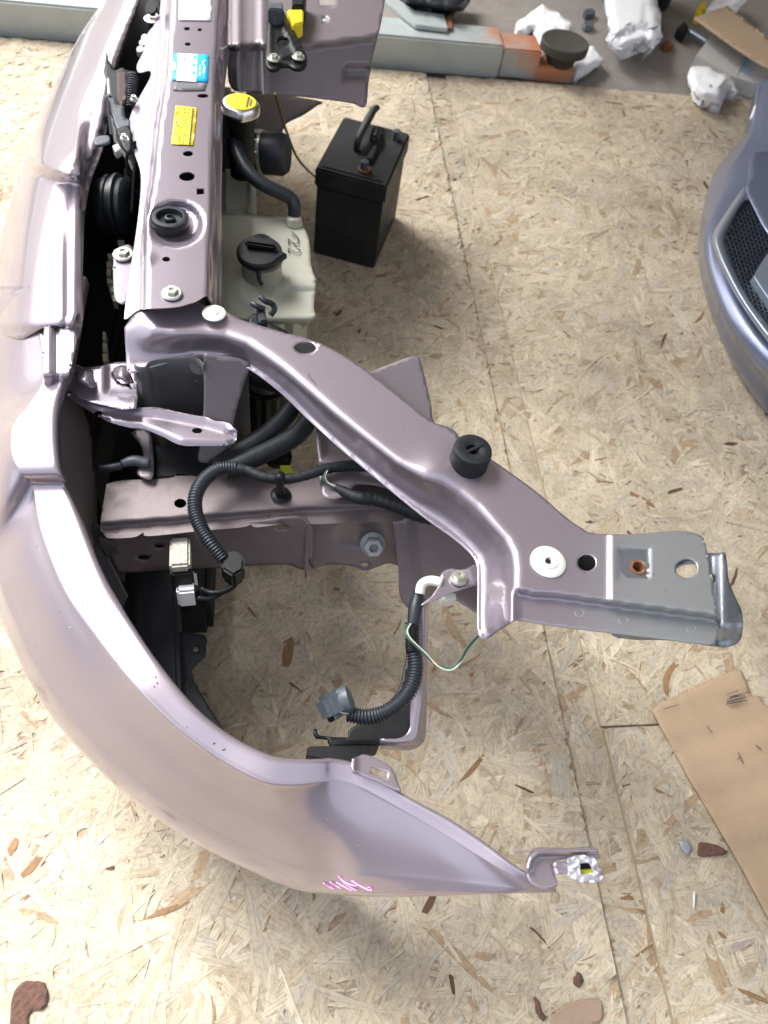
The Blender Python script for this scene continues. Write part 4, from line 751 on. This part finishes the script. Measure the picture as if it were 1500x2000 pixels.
mx = N.new('ShaderNodeMix'); mx.data_type = 'RGBA'; mx.inputs[7].default_value = (.55, .17, .05, 1); Lk.new(mr.outputs[0], mx.inputs[0]); Lk.new(src, mx.inputs[6]); Lk.new(mx.outputs[2], bsd.inputs['Base Color'])
box('arm_beam', (-.65, 2.392, .0485), (2.65, .115, .097), lift, LA, bevel=.006)
box('inner_arm', (.735, 2.392, .045), (.12, .10, .084), lift, LA, bevel=.005)
box('arm_foot', (.83, 2.38, .022), (.16, .07, .045), lift, LA, bevel=.004)
pc = P(1102, 90, .09)
lathe('lift_pad', [(.04, -.05), (.05, -.02), (.062, -.012), (.072, -.01), (.073, .012), (.069, .016), (.068, .0155)], pc, M['pad'], LA, seg=40)
lathe('pad_screw', [(.03, -.09), (.03, -.01)], pc, lift, LA)
prism('stop_plate', [(750, 0), (812, 48), (875, 56), (868, 28), (810, 20), (762, -14)], .10, .112, M['liftgrey'], LA, .002)
prism('stop_plate_edge', [(872, 30), (882, 30), (884, 55), (874, 54)], .10, .108, M['rust'], LA, .001)
# ------------------------------------------------------------------ litter beyond the board
def crumple(name, cu, cv, outline, h, label, cat='crumpled paper', seed=1, m='paper'):
    "a torn, folded lump: jagged outline, creased faceted top, real thickness"
    rnd = random.Random(seed); o = np.asarray(outline, float); q = []
    for i in range(len(o)):
        a_, b_ = o[i], o[(i+1) % len(o)]; n = max(1, int(np.hypot(*(b_-a_))/9)); d_ = np.array([-(b_-a_)[1], (b_-a_)[0]])/np.hypot(*(b_-a_))
        for k in range(n): q.append(a_+(b_-a_)*k/n+d_*(rnd.uniform(-1.6, 1.6) if k else 0))
    q = np.array(q); ce = q.mean(0); cs = [(rnd.uniform(q[:, 0].min(), q[:, 0].max()), rnd.uniform(q[:, 1].min(), q[:, 1].max()), rnd.uniform(-1, 1), rnd.uniform(-1, 1), rnd.uniform(-.2, .2)) for _ in range(5)]
    def zf(p):
        D = np.stack([np.hypot(p[:, 0]-c_[0], p[:, 1]-c_[1]) for c_ in cs]); k = D.argmin(0); C_ = np.array(cs)[k]
        e = np.abs(sd_poly(p, np.vstack([q, q[:1]])))
        tilt = (C_[:, 2]*(p[:, 0]-C_[:, 0])+C_[:, 3]*(p[:, 1]-C_[:, 1]))*.00022+C_[:, 4]*h*.12
        return h*(.72+.28*ss(0, 14, e))+np.clip(tilt, -h*.35, h*.3)-.015
    return tag(plate(name, q, zf, None, M[m], step=6, t=h*.62, curve=0), label, cat)
G = 'white crumpled papers thrown on the concrete'
crumple('crumpled_paper', 1060, 50, [(1008, 45), (1060, 8), (1120, 45), (1105, 75), (1060, 100), (1040, 60), (1010, 60)], .05, 'flat white piece of paper behind the round black lift pad', seed=1)['group'] = G
crumple('crumpled_paper', 1150, 120, [(1108, 120), (1135, 95), (1160, 90), (1180, 115), (1170, 128), (1135, 152), (1118, 145)], .05, 'small white crumpled paper in front of the round lift pad', seed=2)['group'] = G
crumple('crumpled_paper', 1235, 40, [(1180, -10), (1240, -30), (1280, -10), (1292, 30), (1290, 80), (1275, 97), (1255, 85), (1215, 98), (1195, 75), (1184, 30)], .10, 'large white crumpled paper bundle in front of the black bucket', seed=3)['group'] = G
crumple('crumpled_paper', 1390, 165, [(1342, 150), (1350, 130), (1385, 130), (1405, 142), (1430, 150), (1442, 178), (1425, 178), (1410, 203), (1370, 195), (1350, 178)], .08, 'white crumpled paper lying on the edge of the chipboard', seed=4)['group'] = G
crumple('crumpled_paper', 1420, 5, [(1380, 18), (1400, -10), (1450, -20), (1460, 0), (1440, 22), (1400, 25)], .08, 'white crumpled paper beside the yellow scrap under the brown cardboard', seed=5)['group'] = G
c = P(1240, 20, .0); lathe('bucket', [(.11, 0), (.13, .02), (.15, .22), (.155, .23), (.145, .23), (.14, .1), (.02, .09)], (c.x+.02, c.y+.10, -.016), M['black']); tag(bpy.data.objects['bucket'], 'round black bucket behind the large white paper bundle', 'bucket')
crumple('rubbish_bag', 850, 0, [(780, 0), (800, -60), (900, -60), (922, -5), (905, 22), (870, 28), (820, 18), (790, 10)], .16, 'shiny dark blue black rubbish bag behind the lift arm', 'rubbish bag', 8, 'hose')
# brown card and printed box at the right
def slab(name, poly, z0, z1, m, label, cat, tilt=0): 
    o = prism(name, poly, z0, z1, m, None, .0008); return tag(o, label, cat)
slab('printed_box', [(1360, 107), (1390, 68), (1440, 88), (1520, 128), (1520, 170), (1480, 165), (1435, 150)], -.015, .03, mat('pale_grey_card', (.50, .48, .45), .7, 0, 0, var=.06, dirt=.2, ds=8), 'pale grey carton with blue print beside the mauve blue bumper', 'carton')
pbx = bpy.data.objects['printed_box']
for k in range(4):
    pts = [P(1478+math.cos(a)*(12+7*k), 128+math.sin(a)*(8+4.5*k), .0308) for a in np.linspace(2.0, 5.2, 9)]; tube('blue_print', pts, .0016, M['blue'], pbx, n=2, seg=5, flat=.3)
tube('string', [P(1438, 146, .031), P(1455, 110, .032)], .0022, M['whitewire'], pbx, n=1, seg=5)
pb = plate('brown_card', [(1355, 35), (1420, 11), (1470, 50), (1525, 95), (1525, 140), (1490, 128), (1440, 96), (1395, 64)], lambda p: .075+.0002*(p[:, 0]-1355), None, M['card'], t=.004, curve=0); tag(pb, 'stained brown cardboard strip lying over the pale carton', 'cardboard')
o = prism('yellow_scrap', [(1362, 18), (1370, 2), (1380, 0), (1380, 14), (1372, 24)], -.015, .03, M['yellow'], None, .004); tag(o, 'small bright yellow plastic scrap beside the brown cardboard', 'plastic scrap')
hm = tube('hammer', [P(1345, 60, .01), P(1385, 84, .01)], .009, M['silver'], None); tag(hm, 'metal bar with dark square head poking out from under the pale carton', 'tool')
prism('hammer_head', [(1322, 55), (1338, 40), (1346, 52), (1338, 66)], -.01, .02, M['black'], hm, .003)
for i, (u, v, lb) in enumerate(((1150, 45, 'small dark shiny metal nut on the concrete beside the large white bundle'), (1152, 22, 'small grey metal scrap on the concrete behind the shiny nut'), (1305, 85, 'flat rusty brown scrap on the concrete right of the white bundle'))):
    o = prism('metal_scrap', ell(u, v, 12, 7, 6), -.0155, .004, M[('rawsteel', 'conn', 'rust')[i]], None, .002); tag(o, lb, 'metal scrap')
# ------------------------------------------------------------------ blue grey bumper on the right
SB = empty('spare_bumper', tuple(P(1500, 500, 0)), 'blue grey car bumper with silver framed mesh grille at the right edge', 'bumper')
stt = [((1478, 150), (1492, 150), (1560, 150)), ((1468, 200), (1482, 205), (1560, 200)), ((1452, 262), (1475, 262), (1560, 262)), ((1425, 300), (1462, 300), (1560, 300)), ((1400, 330), (1450, 335), (1560, 335)), ((1384, 370), (1435, 385), (1560, 385)), ((1371, 430), (1400, 440), (1560, 440)), ((1369, 480), (1392, 486), (1560, 486)), ((1384, 545), (1402, 545), (1560, 545)), ((1418, 630), (1432, 625), (1560, 620)), ((1460, 702), (1474, 692), (1560, 690)), ((1508, 765), (1520, 750), (1560, 740))]
rows = []
for (a, b, c_) in stt:
    A = P(*a, .10); rows.append([Vector((A.x+.05, A.y, .014)), Vector((A.x+.02, A.y, .05)), A, P(a[0]+(b[0]-a[0])*.4, a[1]+(b[1]-a[1])*.4, .16), P(*b, .20), P(*c_, .24), P(c_[0]+150, c_[1], .25)])
sbm = grid('bumper_skin', rows, M['bluepaint'], SB, t=.003, nu=3, nv=4)
frame = [(1455, 366), (1448, 372), (1412, 425), (1391, 462), (1396, 490), (1408, 520), (1440, 580), (1480, 640), (1530, 705)]
inner = [(1457, 392), (1445, 405), (1428, 436), (1415, 466), (1420, 496), (1432, 526), (1458, 578), (1494, 628), (1540, 680)]
rows = [[P(*a, .248), P(a[0]*.7+b[0]*.3, a[1]*.7+b[1]*.3, .268), P(a[0]*.3+b[0]*.7, a[1]*.3+b[1]*.7, .268), P(*b, .254)] for a, b in zip(frame, inner)]
grid('grille_frame', rows, M['silver'], SB, t=.002, nu=4, nv=4)
plate('grille_backing', inner+[(1700, 780), (1700, 700), (1500, 395), (1470, 385)], lambda p: .250 + 0*p[:, 0], SB, M['cavity'], curve=0, step=12)
gm_V, gm_F = [], []
def bar(a, b, wd, z):
    a, b = P(*a, z), P(*b, z); d = (b-a).normalized(); n_ = d.cross(Vector((0, 0, 1)))*wd/2; s_ = len(gm_V)
    for q in (a-n_, b-n_, b+n_, a+n_): gm_V.append(q)
    for q in (a-n_, b-n_, b+n_, a+n_): gm_V.append(q-Vector((0, 0, .006)))
    gm_F.extend([(s_, s_+1, s_+2, s_+3), (s_, s_+4, s_+5, s_+1), (s_+3, s_+2, s_+6, s_+7)])
pol = inner+[(1640, 780), (1640, 640), (1490, 400)]
for fam in ((7.5, (1., .30)), (7.5, (.32, 1.))):
    stp, d = fam; d = np.array(d)/np.hypot(*d); n_ = np.array([-d[1], d[0]])
    for k in range(-60, 60):
        base = np.array([1450, 500.])+n_*k*stp; pts = [base+d*t for t in np.arange(-260, 260, 4.)]; ins = inpoly(np.array(pts), pol); run = None
        for i, f_ in enumerate(ins):
            if f_ and run is None: run = i
            if (not f_ or i == len(ins)-1) and run is not None:
                if i-run > 1: bar(tuple(pts[run]), tuple(pts[i-1]), .0022, .2575)
                run = None
go = link('grille_mesh', mesh('grille_mesh', gm_V, gm_F), mat('grille_bar_plastic', (.03, .036, .05), .4, 0, 0), SB, False); go['kind'] = 'stuff'
prism('emblem_plate', [(1472, 538), (1502, 490), (1560, 500), (1600, 640), (1515, 602)], .252, .272, M['silver'], SB, .002)
# the blue top edge and pale edge strip of the skin
tube('edge_strip', [P(1498, 165, .19), P(1480, 200, .19), P(1467, 232, .185)], .004, M['paper'], SB)
plate('front_panel', [(1530, 300), (1470, 300), (1462, 350), (1458, 372), (1480, 420), (1500, 455), (1560, 540), (1600, 540)], lambda p: .262, SB, M['bluepaint'], step=10, t=.003)
# ------------------------------------------------------------------ cardboard at the lower right
def zcd(p): return .019+.0025*np.sin(p[:, 0]*.011+p[:, 1]*.006)+.0016*np.sin((p[:, 0]*.45+p[:, 1])*.045)+.0006*np.sin((p[:, 0]*.30+p[:, 1]*1.)*.052*2)
cb = plate('cardboard_sheet', [(1274, 1388), (1290, 1372), (1330, 1358), (1375, 1335), (1412, 1318), (1434, 1308), (1449, 1309), (1460, 1335), (1468, 1358), (1486, 1360), (1494, 1375), (1540, 1400), (1700, 1420), (1700, 2000), (1560, 1890), (1500, 1790), (1455, 1705), (1400, 1610), (1340, 1510)], zcd, None, M['card'], t=.004, curve=0, step=9)
tag(cb, 'torn brown cardboard sheet lying on the chipboard at the lower right', 'cardboard')
sg = []
for k in range(9): sg.append(((1418+random.uniform(0, 8), 1358+k*2.4+random.uniform(-2, 2)), (1440+random.uniform(0, 26), 1350+k*2.4+random.uniform(-3, 3)), 1.2))
sg += [((1380, 1418), (1392, 1432), 1.5), ((1476, 1455), (1488, 1464), 1.6), ((1442, 1470), (1452, 1490), 1.8), ((1440, 1484), (1446, 1478), 1.5), ((1296, 1385), (1326, 1376), 1.5)]
marks('scribble', sg, M['ink'], cb, .0245)
# ------------------------------------------------------------------ bits on the board
chip([(20, 1965), (35, 1925), (65, 1915), (92, 1928), (90, 1965), (75, 1972), (58, 1978), (50, 2010), (20, 2010)], .0150, M['bark'], 'bark_patch', 'dark red brown bark patch pressed into the chipboard at the lower left corner', 'bark')
chip([(1363, 1650), (1372, 1645), (1412, 1655), (1418, 1668), (1390, 1672), (1366, 1670)], .0155, M['bark'], 'bark_patch', 'small red brown bark flake beside the cardboard sheet', 'bark')
chip([(1128, 1955), (1160, 1950), (1175, 1960), (1172, 1995), (1100, 2005), (1075, 1990), (1100, 1965)], .0150, mat('brown_veneer', (.33, .235, .165), .8, 0, 0, var=.2, vs=60), 'veneer_flake', 'wide light brown veneer flake at the bottom edge of the board', 'wood flake', bumpy=.0004)
chip([(1042, 1952), (1050, 1948), (1060, 1975), (1065, 1990), (1052, 1990), (1046, 1970)], .0152, M['bark'], 'bark_patch', 'narrow dark bark flake left of the light brown veneer flake', 'bark')
chip([(1122, 1905), (1132, 1900), (1140, 1912), (1135, 1928), (1122, 1924)], .0152, M['bark'], 'bark_patch', 'small round dark bark flake above the light brown veneer flake', 'bark')
o = tube('white_splinter', [P(1356, 1742, .016), P(1355, 1775, .016)], [.0022, .001], M['white'], None, seg=6, n=2); tag(o, 'short white splinter standing out of the board near the cardboard', 'splinter')
chip([(1326, 1642), (1338, 1640), (1350, 1652), (1348, 1668), (1336, 1664)], .0150, M['primer'], 'grey_lump', 'small grey green dirt lump beside the red brown bark flake', 'dirt')
